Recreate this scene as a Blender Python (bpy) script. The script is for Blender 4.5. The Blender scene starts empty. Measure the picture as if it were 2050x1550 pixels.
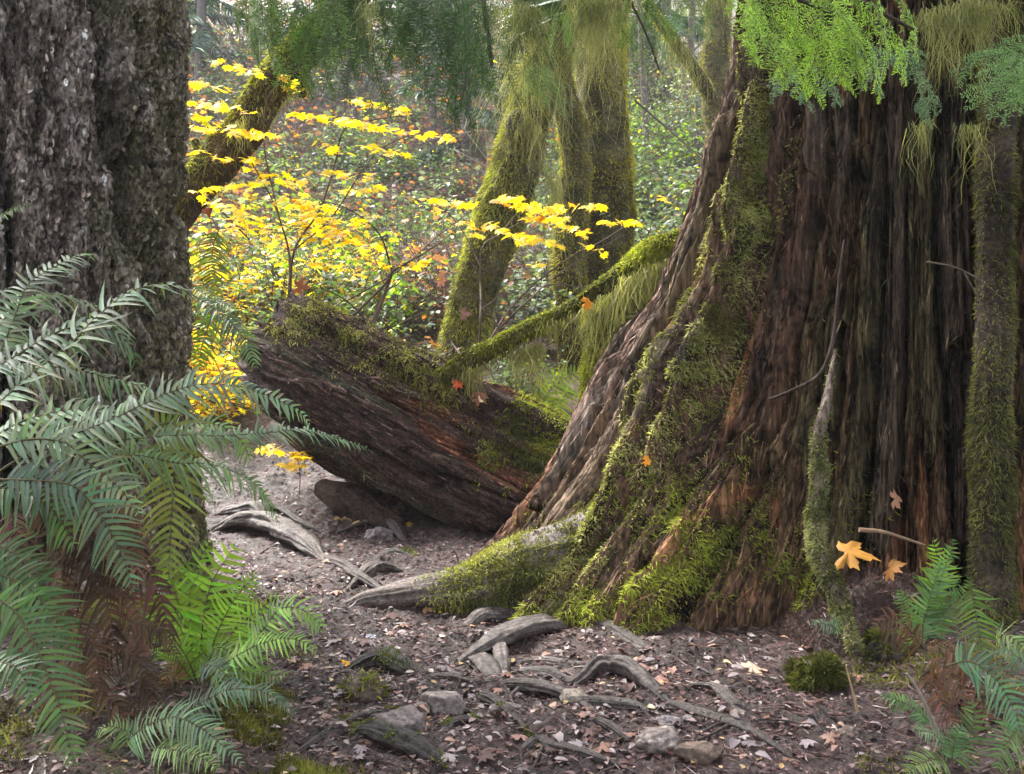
import bpy, math, random
import numpy as np
from mathutils import Vector

# ------------------------------------------------------------------ camera, light, exposure
sc = bpy.context.scene
CAM_Z, FPX = 1.2, 1900.0
cam = bpy.data.objects.new('camera', bpy.data.cameras.new('camera'))
sc.collection.objects.link(cam); sc.camera = cam
cam.location = (0, 0, CAM_Z); cam.rotation_euler = (math.radians(90), 0, 0)
cam.data.sensor_width = 36; cam.data.lens = 36 * FPX / 2050
cam.data.clip_start = 0.05; cam.data.clip_end = 400
SUN_EL, SUN_AZ = 56.0, -48.0            # azimuth measured from +Y (view direction), negative = left
world = bpy.data.worlds.new('World'); sc.world = world; world.use_nodes = True
wn = world.node_tree; wn.nodes.clear()
wo = wn.nodes.new('ShaderNodeOutputWorld'); wb = wn.nodes.new('ShaderNodeBackground')
sky = wn.nodes.new('ShaderNodeTexSky'); sky.sky_type = 'NISHITA'; sky.sun_disc = False
sky.sun_elevation = math.radians(SUN_EL); sky.sun_rotation = math.radians(SUN_AZ)
sky.air_density = 1.0; sky.dust_density = 4.0; sky.ozone_density = 0.6
wb.inputs['Strength'].default_value = 0.15
hs = wn.nodes.new('ShaderNodeHueSaturation'); hs.inputs['Saturation'].default_value = .28
wn.links.new(sky.outputs['Color'], hs.inputs['Color']); wn.links.new(hs.outputs['Color'], wb.inputs['Color']); wn.links.new(wb.outputs[0], wo.inputs['Surface'])
sun = bpy.data.objects.new('sun', bpy.data.lights.new('sun', 'SUN')); sc.collection.objects.link(sun)
sun.data.energy = 1.5; sun.data.angle = math.radians(14); sun.data.color = (1.0, 0.95, 0.86)
_a, _e = math.radians(SUN_AZ), math.radians(SUN_EL)
sun_dir = Vector((math.sin(_a) * math.cos(_e), math.cos(_a) * math.cos(_e), math.sin(_e)))
sun.rotation_euler = sun_dir.to_track_quat('Z', 'Y').to_euler()
sc.view_settings.view_transform = 'Standard'; sc.view_settings.look = 'None'
sc.view_settings.gamma = 1.0; sc.view_settings.use_curve_mapping = False
sc.view_settings.exposure = 2.65
try:
    sc.cycles.max_bounces = 8; sc.cycles.diffuse_bounces = 3; sc.cycles.glossy_bounces = 2
    sc.cycles.transmission_bounces = 4; sc.cycles.volume_bounces = 1; sc.cycles.transparent_max_bounces = 8
    sc.cycles.use_denoising = True
except Exception: pass

rng = np.random.default_rng(7)
random.seed(7)

# ------------------------------------------------------------------ helpers: noise
_T = np.random.default_rng(99).random((64, 64, 64)).astype(np.float32)
def vnoise(p):
    p = np.asarray(p, np.float64); i = np.floor(p).astype(np.int64); f = p - i
    f = f * f * f * (f * (f * 6 - 15) + 10)
    x0, y0, z0 = (i[..., k] & 63 for k in range(3)); x1, y1, z1 = ((i[..., k] + 1) & 63 for k in range(3))
    fx, fy, fz = f[..., 0], f[..., 1], f[..., 2]
    def L(a, b, t): return a + (b - a) * t
    return L(L(L(_T[x0, y0, z0], _T[x1, y0, z0], fx), L(_T[x0, y1, z0], _T[x1, y1, z0], fx), fy),
             L(L(_T[x0, y0, z1], _T[x1, y0, z1], fx), L(_T[x0, y1, z1], _T[x1, y1, z1], fx), fy), fz) * 2 - 1
def fbm(p, o=4, g=0.5):
    p = np.asarray(p, np.float64); s = 0; a = 1.0; t = 0
    for k in range(o):
        s = s + a * vnoise(p + 17.3 * k); t += a; p = p * 2.03; a *= g
    return s / t
def ridged(p, o=4, g=0.5):
    p = np.asarray(p, np.float64); s = 0; a = 1.0; t = 0
    for k in range(o):
        s = s + a * (1 - 2 * np.abs(vnoise(p + 11.7 * k))); t += a; p = p * 2.07; a *= g
    return s / t
def sstep(a, b, x):
    t = np.clip((np.asarray(x, float) - a) / (b - a), 0, 1); return t * t * (3 - 2 * t)
def V3(x, y, z): return np.stack(np.broadcast_arrays(x, y, z), -1).astype(float)
def nrm(v):
    v = np.asarray(v, float); return v / np.maximum(np.linalg.norm(v, axis=-1, keepdims=True), 1e-9)
def mixc(a, b, t):
    a = np.asarray(a, float); b = np.asarray(b, float); t = np.asarray(t, float)[..., None]; return a + (b - a) * t

# ------------------------------------------------------------------ helpers: pixel rays, ground
def P(px, py, d): return np.array([(px - 1025) / FPX * d, d, CAM_Z - (py - 775) / FPX * d])
_ky = [-8, 0.5, 1.5, 2.7, 3.9, 5, 6, 7, 8.5, 10, 12, 16, 20, 30, 34, 80]
_kz = [0.0, 0.0, 0.04, .134, .225, .28, .37, .74, 1.25, 1.75, 2.6, 4.7, 7.2, 14.0, 16.0, 16.5]
_ty = np.linspace(-8, 80, 4400); _tz = np.interp(_ty, _ky, _kz)
_tz = np.convolve(np.pad(_tz, 20, mode='edge'), np.ones(41) / 41, mode='valid')
def G(x, y, fine=True):
    x = np.asarray(x, float); y = np.asarray(y, float)
    z = np.interp(y, _ty, _tz)
    far = sstep(6, 12, y)
    xe = -0.50 - (y - 2.7) * 0.46
    z = z + (1 - far) * (0.20 * sstep(0.0, 0.75, xe - x) + 0.10 * sstep(.9, 1.9, xe - x))
    xr = 1.02 + (y - 2.9) * 0.25
    z = z + (1 - far) * 0.10 * sstep(0.0, 0.5, x - xr) * (1 - sstep(3.6, 4.2, y))
    p = V3(x, y, 0)
    z = z + 0.05 * fbm(p * 1.3 + 3, 3) * sstep(1, 3, y) + far * (0.5 * fbm(p * 0.22 + 9, 3) + .10 * fbm(p * 1.1, 2))
    z = z + .16 * np.exp(-((x + 1.2) / .33) ** 2 - ((y - 3.0) / .5) ** 2)
    if fine:
        near = 1 - sstep(9, 14, y)
        z = z + near * (0.030 * fbm(p * 6, 3) + 0.011 * ridged(p * 21, 2) + .006 * fbm(p * 60, 2))
    return z
def ground_at(px, py):
    d = np.linspace(1.5, 60, 6000); q = np.stack([(px - 1025) / FPX * d, d, CAM_Z - (py - 775) / FPX * d], -1)
    below = q[:, 2] <= G(q[:, 0], q[:, 1], False)
    k = int(np.argmax(below)) if below.any() else len(d) - 1
    return q[k]

# ------------------------------------------------------------------ helpers: meshes
class MB:
    def __init__(s): s.v = []; s.q = []; s.t = []; s.c = []; s.n = 0
    def add(s, v, quads=None, tris=None, col=(0.2, 0.2, 0.2)):
        v = np.asarray(v, float).reshape(-1, 3); c = np.broadcast_to(np.asarray(col, float), (len(v), 3))
        if quads is not None and len(quads): s.q.append(np.asarray(quads).reshape(-1, 4) + s.n)
        if tris is not None and len(tris): s.t.append(np.asarray(tris).reshape(-1, 3) + s.n)
        s.v.append(v); s.c.append(c); s.n += len(v)
    def build(s, name, mat, parent=None, smooth=True, loc=None):
        v = np.concatenate(s.v).astype(np.float32); c = np.concatenate(s.c)
        if loc is not None: v = v - np.asarray(loc, np.float32)
        q = np.concatenate(s.q) if s.q else np.zeros((0, 4), int); t = np.concatenate(s.t) if s.t else np.zeros((0, 3), int)
        me = bpy.data.meshes.new(name)
        me.vertices.add(len(v)); me.vertices.foreach_set('co', v.ravel())
        nl = q.size + t.size; me.loops.add(nl)
        me.loops.foreach_set('vertex_index', np.concatenate([q.ravel(), t.ravel()]).astype(np.int32))
        me.polygons.add(len(q) + len(t))
        me.polygons.foreach_set('loop_start', np.concatenate([np.arange(len(q)) * 4, q.size + np.arange(len(t)) * 3]).astype(np.int32))
        me.update(calc_edges=True)
        ca = me.color_attributes.new('Col', 'FLOAT_COLOR', 'POINT')
        ca.data.foreach_set('color', np.concatenate([np.clip(c, 0, 1), np.ones((len(c), 1))], 1).astype(np.float32).ravel())
        if smooth: me.polygons.foreach_set('use_smooth', np.ones(len(me.polygons), bool))
        me.materials.append(mat)
        o = bpy.data.objects.new(name, me); sc.collection.objects.link(o)
        if parent is not None: o.parent = parent
        elif loc is not None: o.location = [float(a) for a in loc]
        return o
def tag(o, label=None, cat=None, group=None, kind=None):
    if label: o['label'] = label
    if cat: o['category'] = cat
    if group: o['group'] = group
    if kind: o['kind'] = kind
    return o
def thing(name, loc, label, cat, group=None):
    o = bpy.data.objects.new(name, None); sc.collection.objects.link(o); o.empty_display_size = .1
    o.location = [float(a) for a in loc]; return tag(o, label, cat, group)
def grid_quads(n, m, wrap=False):
    i = np.arange(n - 1)[:, None]; j = np.arange(m if wrap else m - 1)[None, :]; j2 = (j + 1) % m
    return np.stack(np.broadcast_arrays(i * m + j, i * m + j2, (i + 1) * m + j2, (i + 1) * m + j), -1).reshape(-1, 4)
def spline(pts, n):
    p = np.asarray(pts, float)
    if len(p) == 2: return p[0] + (p[1] - p[0]) * np.linspace(0, 1, n)[:, None]
    q = np.vstack([2 * p[0] - p[1], p, 2 * p[-1] - p[-2]])
    seg = np.linalg.norm(np.diff(p[:, :3], axis=0), axis=1); cum = np.concatenate([[0], np.cumsum(seg)]); cum /= cum[-1]
    u = np.linspace(0, 1, n); k = np.clip(np.searchsorted(cum, u, side='right') - 1, 0, len(p) - 2)
    t = ((u - cum[k]) / np.maximum(cum[k + 1] - cum[k], 1e-9))[:, None]
    a, b, c, d = q[k], q[k + 1], q[k + 2], q[k + 3]
    return 0.5 * (2 * b + (c - a) * t + (2 * a - 5 * b + 4 * c - d) * t ** 2 + (3 * b - a - 3 * c + d) * t ** 3)
def frames(path, ref=(0.3, -0.5, 0.8)):
    T = nrm(np.gradient(path, axis=0)); N = np.zeros_like(T)
    n = np.array(ref, float)
    for i in range(len(T)):
        n = n - T[i] * np.dot(n, T[i]); n = n / max(np.linalg.norm(n), 1e-9); N[i] = n
    return T, N, np.cross(T, N)
def tube(path, rad, m, disp=None, ref=(0.3, -0.5, 0.8), flat=1.0):
    """returns verts (n,m,3), normals, arc u (n,), angle (m,)"""
    path = np.asarray(path, float); T, N, B = frames(path, ref)
    a = np.linspace(0, 2 * math.pi, m, endpoint=False)
    D = np.cos(a)[None, :, None] * N[:, None] * flat + np.sin(a)[None, :, None] * B[:, None]
    u = np.concatenate([[0], np.cumsum(np.linalg.norm(np.diff(path, axis=0), axis=1))])
    r = np.broadcast_to(np.asarray(rad, float), (len(path),))[:, None] * np.ones((1, m))
    if disp is not None: r = r + disp(u[:, None] * np.ones((1, m)), a[None, :] * np.ones((len(path), 1)), r)
    return path[:, None] + D * r[..., None], nrm(D), u, a
def add_tube(mb, path, rad, m=8, col=(.1, .07, .05), disp=None, cap=True, **kw):
    v, n, u, a = tube(path, rad, m, disp, **kw)
    k = len(path); c = np.broadcast_to(np.asarray(col, float), (k, m, 3)) if not callable(col) else col(v, n, u, a)
    base = mb.n; mb.add(v, grid_quads(k, m, True), col=c.reshape(-1, 3))
    if cap:
        for row in (0, k - 1):
            vv = np.vstack([v[row], v[row].mean(0)]); ti = np.stack([np.arange(m), (np.arange(m) + 1) % m, np.full(m, m)], -1)
            mb.add(vv, tris=ti if row else ti[:, ::-1], col=np.vstack([c[row], c[row].mean(0)]))
    return v, n
def grid_normals(v, wrap):
    du = np.gradient(v, axis=0)
    dv = (np.roll(v, -1, 1) - np.roll(v, 1, 1)) if wrap else np.gradient(v, axis=1)
    return nrm(np.cross(dv, du))
def scatter(v, mask, n, wrap=False, nn=None):
    """random points on a vertex grid, weighted by mask (n,m); returns pos, normal, flat index"""
    nn = grid_normals(v, wrap) if nn is None else nn
    du = np.linalg.norm(np.gradient(v, axis=0), axis=-1)
    dv = np.linalg.norm((np.roll(v, -1, 1) - v) if wrap else np.gradient(v, axis=1), axis=-1)
    w = (np.clip(mask, 0, None) * du * dv); w[-1] = 0
    if not wrap: w[:, -1] = 0
    w = w.ravel(); w = w / w.sum(); k = rng.choice(len(w), n, p=w); i, j = np.divmod(k, v.shape[1])
    a, b = rng.random((2, n, 1)); j2 = (j + 1) % v.shape[1]
    p = (v[i, j] * (1 - b) + v[i, j2] * b) * (1 - a) + (v[i + 1, j] * (1 - b) + v[i + 1, j2] * b) * a
    return p, nn[i, j], k
def blades(mb, p, d, L, W, col, bend=None, tip=None):
    """5-vertex bent blades; bend = vector added at the tip (in units of L)"""
    n = len(p); L = np.broadcast_to(L, (n,))[:, None]; W = np.broadcast_to(W, (n,))[:, None]
    d = nrm(d); s = nrm(np.cross(d, rng.normal(size=(n, 3)))); b = np.zeros((n, 3)) if bend is None else np.broadcast_to(bend, (n, 3))
    m = p + d * L * .55 + b * L * .3; t = p + d * L * .9 + b * L
    v = np.stack([p - s * W * .5, p + s * W * .5, m + s * W * .45, m - s * W * .45, t], 1)
    k = np.arange(n)[:, None] * 5
    c = np.broadcast_to(np.asarray(col, float), (n, 3)); ct = c if tip is None else np.broadcast_to(tip, (n, 3))
    cc = np.stack([c, c, (c + ct) / 2, (c + ct) / 2, ct], 1)
    mb.add(v.reshape(-1, 3), k + np.array([[0, 1, 2, 3]]), k + np.array([[3, 2, 4]]), cc.reshape(-1, 3))
def rand_unit(n): return nrm(rng.normal(size=(n, 3)))
def jitter(col, n, s=.2, h=.08):
    c = np.asarray(col, float); return np.clip(c * (1 + s * rng.normal(size=(n, 1))) * (1 + h * rng.normal(size=(n, 3))), 0.002, .95)
def inst(mb, tv, tt, pos, X, N, scale, col, tcol=None):
    """instances of template (tv verts: x along leaf, z normal; tt tris) with axes X, N"""
    n = len(pos); X = nrm(X); N = nrm(N - X * np.sum(N * X, -1, keepdims=True)); Y = np.cross(N, X)
    s = np.broadcast_to(scale, (n,))[:, None, None]
    v = pos[:, None] + s * (tv[None, :, 0:1] * X[:, None] + tv[None, :, 1:2] * Y[:, None] + tv[None, :, 2:3] * N[:, None])
    t = tt[None] + (np.arange(n) * len(tv))[:, None, None]
    c = np.broadcast_to(np.asarray(col, float), (n, 3))[:, None] * np.ones((1, len(tv), 1))
    if tcol is not None: c = c * tcol[None]
    mb.add(v.reshape(-1, 3), tris=t.reshape(-1, 3), col=c.reshape(-1, 3))

# ------------------------------------------------------------------ materials
def mat(name, rough=.7, spec=.3, transl=0.0, bump=0.0, bscale=30.0, stretch=(1, 1, 1), var=.35, vscale=6.0, tint=(1, 1, 1), rvar=0.0, fine=0.0, fscale=80.0):
    m = bpy.data.materials.new(name); m.use_nodes = True; nt = m.node_tree; N = nt.nodes; L = nt.links; N.clear()
    out = N.new('ShaderNodeOutputMaterial'); b = N.new('ShaderNodeBsdfPrincipled')
    at = N.new('ShaderNodeAttribute'); at.attribute_name = 'Col'
    tc = N.new('ShaderNodeTexCoord'); mp = N.new('ShaderNodeMapping'); mp.inputs['Scale'].default_value = stretch
    L.new(tc.outputs['Object'], mp.inputs['Vector'])
    nz = N.new('ShaderNodeTexNoise'); nz.inputs['Scale'].default_value = vscale; nz.inputs['Detail'].default_value = 6; nz.inputs['Roughness'].default_value = .65
    L.new(mp.outputs[0], nz.inputs['Vector'])
    mr = N.new('ShaderNodeMapRange'); mr.inputs['From Min'].default_value = .3; mr.inputs['From Max'].default_value = .7
    mr.inputs['To Min'].default_value = 1 - var; mr.inputs['To Max'].default_value = 1 + var
    L.new(nz.outputs['Fac'], mr.inputs['Value'])
    mx = N.new('ShaderNodeVectorMath'); mx.operation = 'SCALE'
    vout = mr.outputs[0]
    if fine:
        n3 = N.new('ShaderNodeTexNoise'); n3.inputs['Scale'].default_value = fscale; n3.inputs['Detail'].default_value = 5; n3.inputs['Roughness'].default_value = .6; L.new(mp.outputs[0], n3.inputs['Vector'])
        m3 = N.new('ShaderNodeMapRange'); m3.inputs['From Min'].default_value = .36; m3.inputs['From Max'].default_value = .64; m3.inputs['To Min'].default_value = 1 - fine; m3.inputs['To Max'].default_value = 1 + fine * 1.3; L.new(n3.outputs['Fac'], m3.inputs['Value'])
        mm_ = N.new('ShaderNodeMath'); mm_.operation = 'MULTIPLY'; L.new(mr.outputs[0], mm_.inputs[0]); L.new(m3.outputs[0], mm_.inputs[1]); vout = mm_.outputs[0]
    L.new(at.outputs['Color'], mx.inputs[0]); L.new(vout, mx.inputs['Scale'])
    L.new(mx.outputs[0], b.inputs['Base Color'])
    b.inputs['Roughness'].default_value = rough; b.inputs['Specular IOR Level'].default_value = spec
    if rvar:
        r2 = N.new('ShaderNodeMapRange'); r2.inputs['From Min'].default_value = .35; r2.inputs['From Max'].default_value = .65
        r2.inputs['To Min'].default_value = rough - rvar; r2.inputs['To Max'].default_value = rough + rvar
        L.new(nz.outputs['Fac'], r2.inputs['Value']); L.new(r2.outputs[0], b.inputs['Roughness'])
    if bump:
        nb = N.new('ShaderNodeTexNoise'); nb.inputs['Scale'].default_value = bscale; nb.inputs['Detail'].default_value = 8; nb.inputs['Roughness'].default_value = .7
        L.new(mp.outputs[0], nb.inputs['Vector'])
        bp = N.new('ShaderNodeBump'); bp.inputs['Strength'].default_value = bump; bp.inputs['Distance'].default_value = .02
        L.new(nb.outputs['Fac'], bp.inputs['Height']); L.new(bp.outputs[0], b.inputs['Normal'])
    sh = b.outputs[0]
    if transl:
        tr = N.new('ShaderNodeBsdfTranslucent'); ms = N.new('ShaderNodeMixShader'); ms.inputs[0].default_value = transl
        tm = N.new('ShaderNodeVectorMath'); tm.operation = 'MULTIPLY'; tm.inputs[1].default_value = tint
        L.new(mx.outputs[0], tm.inputs[0]); L.new(tm.outputs[0], tr.inputs['Color'])
        L.new(b.outputs[0], ms.inputs[1]); L.new(tr.outputs[0], ms.inputs[2]); sh = ms.outputs[0]
    L.new(sh, out.inputs['Surface']); return m
M_ground = mat('forest_soil', .62, .5, bump=.9, bscale=60, var=.45, vscale=14, rvar=.2, fine=.6, fscale=70)
M_litter = mat('wet_litter', .42, .5, var=.25, vscale=40)
M_bark = mat('fir_bark', .85, .12, bump=.9, bscale=45, stretch=(1, 1, .45), var=.35, vscale=18, fine=.55, fscale=75)
M_stump = mat('rotten_wood', .75, .15, bump=.7, bscale=50, stretch=(1, 1, .13), var=.45, vscale=14, fine=.6, fscale=48)
M_log = mat('decayed_log_wood', .75, .15, bump=.7, bscale=50, stretch=(1, 1, 1), var=.35, vscale=22, fine=.5, fscale=60)
M_root = mat('weathered_root', .55, .3, bump=.6, bscale=50, var=.35, vscale=18, rvar=.12, fine=.45, fscale=60)
M_moss = mat('moss', .8, .2, transl=.35, var=.25, vscale=9, tint=(1.3, 1.35, .7))
M_mossy = mat('mossy_bark', .9, .15, bump=.9, bscale=40, var=.4, vscale=12, fine=.5, fscale=50)
M_fern = mat('fern_frond', .48, .4, transl=.28, var=.2, vscale=12, tint=(1.5, 1.6, .5))
M_dead = mat('dead_frond', .7, .3, transl=.2, var=.3, vscale=20)
M_needle = mat('hemlock_needle', .45, .45, transl=.3, var=.2, vscale=9, tint=(1.4, 1.5, .6))
M_leaf = mat('autumn_leaf', .5, .35, transl=.55, var=.12, vscale=15, tint=(1.15, 1.1, .6))
M_shrub = mat('shrub_leaf', .5, .4, transl=.35, var=.2, vscale=3, tint=(1.3, 1.4, .6))
M_fallen = mat('fallen_leaf', .6, .3, transl=.15, var=.25, vscale=30)
M_twig = mat('twig_bark', .7, .3, var=.3, vscale=20)
M_rock = mat('stone', .6, .4, bump=.8, bscale=40, var=.35, vscale=12, fine=.4, fscale=60)

# ------------------------------------------------------------------ leaf templates
def fan(outline, cz=0.0, droop=.15, center=(0.12, 0)):
    o = np.asarray(outline, float); n = len(o)
    r2 = (o ** 2).sum(1); v = np.vstack([np.column_stack([o, -droop * r2]), [[center[0], center[1], cz]]])
    t = np.stack([np.arange(n), (np.arange(n) + 1) % n, np.full(n, n)], -1); return v, t
def palmate(lobes, spread, notch, tipw, second=True, seed=0):
    r = np.random.default_rng(seed); out = [(0.0, 0.03), (0, -.03)]; pts = []
    ang = np.linspace(-spread, spread, lobes)
    for k, a in enumerate(ang):
        R = (1 - .45 * (abs(a) / spread) ** 1.6) * (1 + .06 * r.normal()); h = spread / (lobes - 1)
        pts.append((a - h * 1.0, R * notch)) if k == 0 else None
        if second: pts += [(a - h * tipw, R * .72), (a - h * tipw * .5, R * .74)]
        pts.append((a, R))
        if second: pts += [(a + h * tipw * .5, R * .74), (a + h * tipw, R * .72)]
        pts.append((a + h, R * notch))
    q = [(R * math.cos(a), R * math.sin(a)) for a, R in pts]
    q = [(.0, -.04)] + q + [(.0, .04)]
    v, t = fan(q, .03); v[:, 2] += .05 * np.cos(6 * np.arctan2(v[:, 1], v[:, 0])) * np.hypot(v[:, 0], v[:, 1]); return v, t
VINE = palmate(7, 2.3, .58, .62, True, 1)
VINE2 = palmate(9, 2.4, .62, .6, False, 2)
BIGM = palmate(5, 1.9, .42, .62, True, 3)
def ovate(w=.5, fold=.12):
    x = np.array([0, .18, .45, .75, 1.0]); y = np.array([0.0, .7, 1.0, .6, 0]) * w * .5
    v = []; 
    for xi, yi in zip(x, y): v += [(xi, -yi, fold * yi * 2 - .12 * xi ** 2), (xi, 0, -.12 * xi ** 2), (xi, yi, fold * yi * 2 - .12 * xi ** 2)]
    t = []
    for i in range(4):
        for j in range(2):
            a = i * 3 + j; t += [(a, a + 3, a + 4), (a, a + 4, a + 1)]
    return np.array(v), np.array(t)
OVAL = ovate(.6)
SLIM = ovate(.3)

# ------------------------------------------------------------------ ground (one sheet)
def make_ground():
    ny, nx = 760, 1000
    t = np.linspace(0, 1, ny); y = np.concatenate([np.linspace(-8, 1.6, 40, endpoint=False), np.linspace(1.6, 7.6, 470, endpoint=False), 7.6 + (np.linspace(0, 1, 250) ** 2.2) * 40])
    u = np.linspace(-1, 1, nx); xn = np.sign(u) * (np.abs(u) * 2.6 + np.abs(u) ** 5 * 40)
    X, Y = np.meshgrid(xn, y)
    Z = G(X, Y); p = V3(X, Y, 0)
    v = V3(X, Y, Z)
    n1 = fbm(p * 3.1, 4); n2 = fbm(p * 11 + 5, 3)
    n4 = fbm(p * 45, 3); n5 = fbm(p * np.array([90, 50, 1.]), 2); c = mixc((.015, .0085, .0082), (.072, .042, .041), sstep(-.8, .9, .6 * n1 + n2 * .6 + .8 * n4 + .6 * n5))
    xe = -0.50 - (Y - 2.7) * 0.46
    bank = sstep(-.1, .5, xe - X + .3 * n1) * (1 - sstep(6, 8, Y))
    c = mixc(c, (.055, .038, .026), bank * .7)
    c = mixc(c, (.07, .085, .02), sstep(.15, .5, n2 + .3 * n1) * bank * .8)
    hill = sstep(7, 9.5, Y)
    hc = mixc((.10, .05, .042), (.075, .075, .035), sstep(-.3, .4, fbm(p * .5 + 40, 4)))
    hc = mixc(hc, (.17, .075, .045), sstep(.2, .5, fbm(p * 2.3 + 7, 3)))
    c = mixc(c, hc, hill)
    mb = MB(); mb.add(v, grid_quads(len(y), nx), col=c.reshape(-1, 3))
    return tag(mb.build('ground', M_ground), kind='structure'), v
ground, gv = make_ground()

# ------------------------------------------------------------------ moss helper for tubes and grids
MOSS_Y = (.20, .19, .035); MOSS_G = (.11, .15, .025); MOSS_D = (.06, .07, .018); MOSS_P = (.27, .26, .11)
def moss_on(mb, v, mask, n, wrap=False, L=(.012, .03), W=.004, hang=0.0, cols=(MOSS_Y, MOSS_G, MOSS_D), out=1.0, nn=None, clump=6.0):
    p, nr, k = scatter(v, mask, n, wrap, nn)
    cl = fbm(p * clump + 31, 3); keep = rng.random(n) < np.clip(.75 + 1.1 * cl, .12, 1); p, nr, cl = p[keep], nr[keep], cl[keep]; n = len(p)
    d = nr * out + rand_unit(n) * .75 + np.array([0, 0, -hang])
    ln = rng.uniform(L[0], L[1], n) * (1 + .8 * np.clip(cl, -.6, 1))
    t = np.clip(.5 + 1.1 * fbm(p * clump * .6 + 3, 3) + .25 * rng.normal(size=n), 0, 1)
    c = np.where((t < .5)[:, None], mixc(cols[2], cols[1], np.clip(t * 2, 0, 1)), mixc(cols[1], cols[0], np.clip(t * 2 - 1, 0, 1)))
    c = c * (1 + .2 * rng.normal(size=(n, 1)))
    bend = np.tile(np.array([[0, 0, -.25 - hang * .6]]), (n, 1)) + .25 * rng.normal(size=(n, 3))
    blades(mb, p, d, ln, W * rng.uniform(.7, 1.5, n), np.clip(c, .004, .9), bend)
def slivers(mb, v, c, mask, n, L, W, nn, wrap=False, axis=0, lift=.002, peel=.10, jit=.10, vary=.55):
    """splinters, fibres or bark flakes lying on a grid surface along one grid axis, coloured like the wood beneath"""
    t = nrm(np.gradient(v, axis=axis)).reshape(-1, 3); p, nr, k = scatter(v, mask, n, wrap, nn); d = nrm(t[k] * rng.choice([-1, 1], (n, 1)) + jit * rng.normal(size=(n, 3)) + nr * peel * rng.random((n, 1)))
    sd = nrm(np.cross(nr + .35 * rng.normal(size=(n, 3)), d)); l = rng.uniform(L[0], L[1], n)[:, None]; w = rng.uniform(W[0], W[1], n)[:, None]; p = p + nr * lift; b = nr * l * peel * .6 * rng.random((n, 1))
    q = np.stack([p - d * l * .5, p - d * l * .2 - sd * w, p + d * l * .25 - sd * w * .8 + b * .4, p + d * l * .5 + b, p + d * l * .2 + sd * w * .9 + b * .4, p - d * l * .25 + sd * w], 1)
    cc = c.reshape(-1, 3)[k] * np.exp(vary * rng.normal(size=(n, 1))) + .012 * rng.random((n, 1)); i = np.arange(n)[:, None] * 6
    mb.add(q.reshape(-1, 3), np.concatenate([i + np.array([[0, 1, 2, 5]]), i + np.array([[5, 2, 3, 4]])]), col=np.repeat(np.clip(cc, .004, .6), 6, 0))
def strands(mb, roots, n, L, W, cols, spread=.05):
    """hanging moss: thin wavy hanging ribbons from root points"""
    k = rng.integers(0, len(roots), n); cf_ = .25 + 1.3 * rng.random(len(roots)) ** 2; p = roots[k] + rng.normal(size=(n, 3)) * spread * np.array([1, 1, .4])
    ln = rng.uniform(L[0], L[1], n) * cf_[k]; seg = 5; c0 = mixc(cols[0], cols[1], rng.random(n)) * (1 + .2 * rng.normal(size=(n, 1)))
    s = nrm(np.cross(rand_unit(n), np.array([0, 0, 1.]))); q = p.copy(); vs = []
    drift = rng.normal(size=(n, 3)) * np.array([1, 1, 0]) * .22
    for i in range(seg + 1):
        w = (W * rng.uniform(.6, 1.4, n) * (1 - .75 * i / seg))[:, None]
        vs += [q - s * w, q + s * w]
        q = q + (np.array([0, 0, -1.]) + drift + rng.normal(size=(n, 3)) * .38) * (ln / seg)[:, None]
    v = np.stack(vs, 1); m = 2 * (seg + 1); b = np.arange(n)[:, None, None] * m
    f = np.array([[2 * i, 2 * i + 1, 2 * i + 3, 2 * i + 2] for i in range(seg)])[None]
    mb.add(v.reshape(-1, 3), (b + f).reshape(-1, 4), col=np.repeat(np.clip(c0, .01, .9), m, 0))

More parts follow.
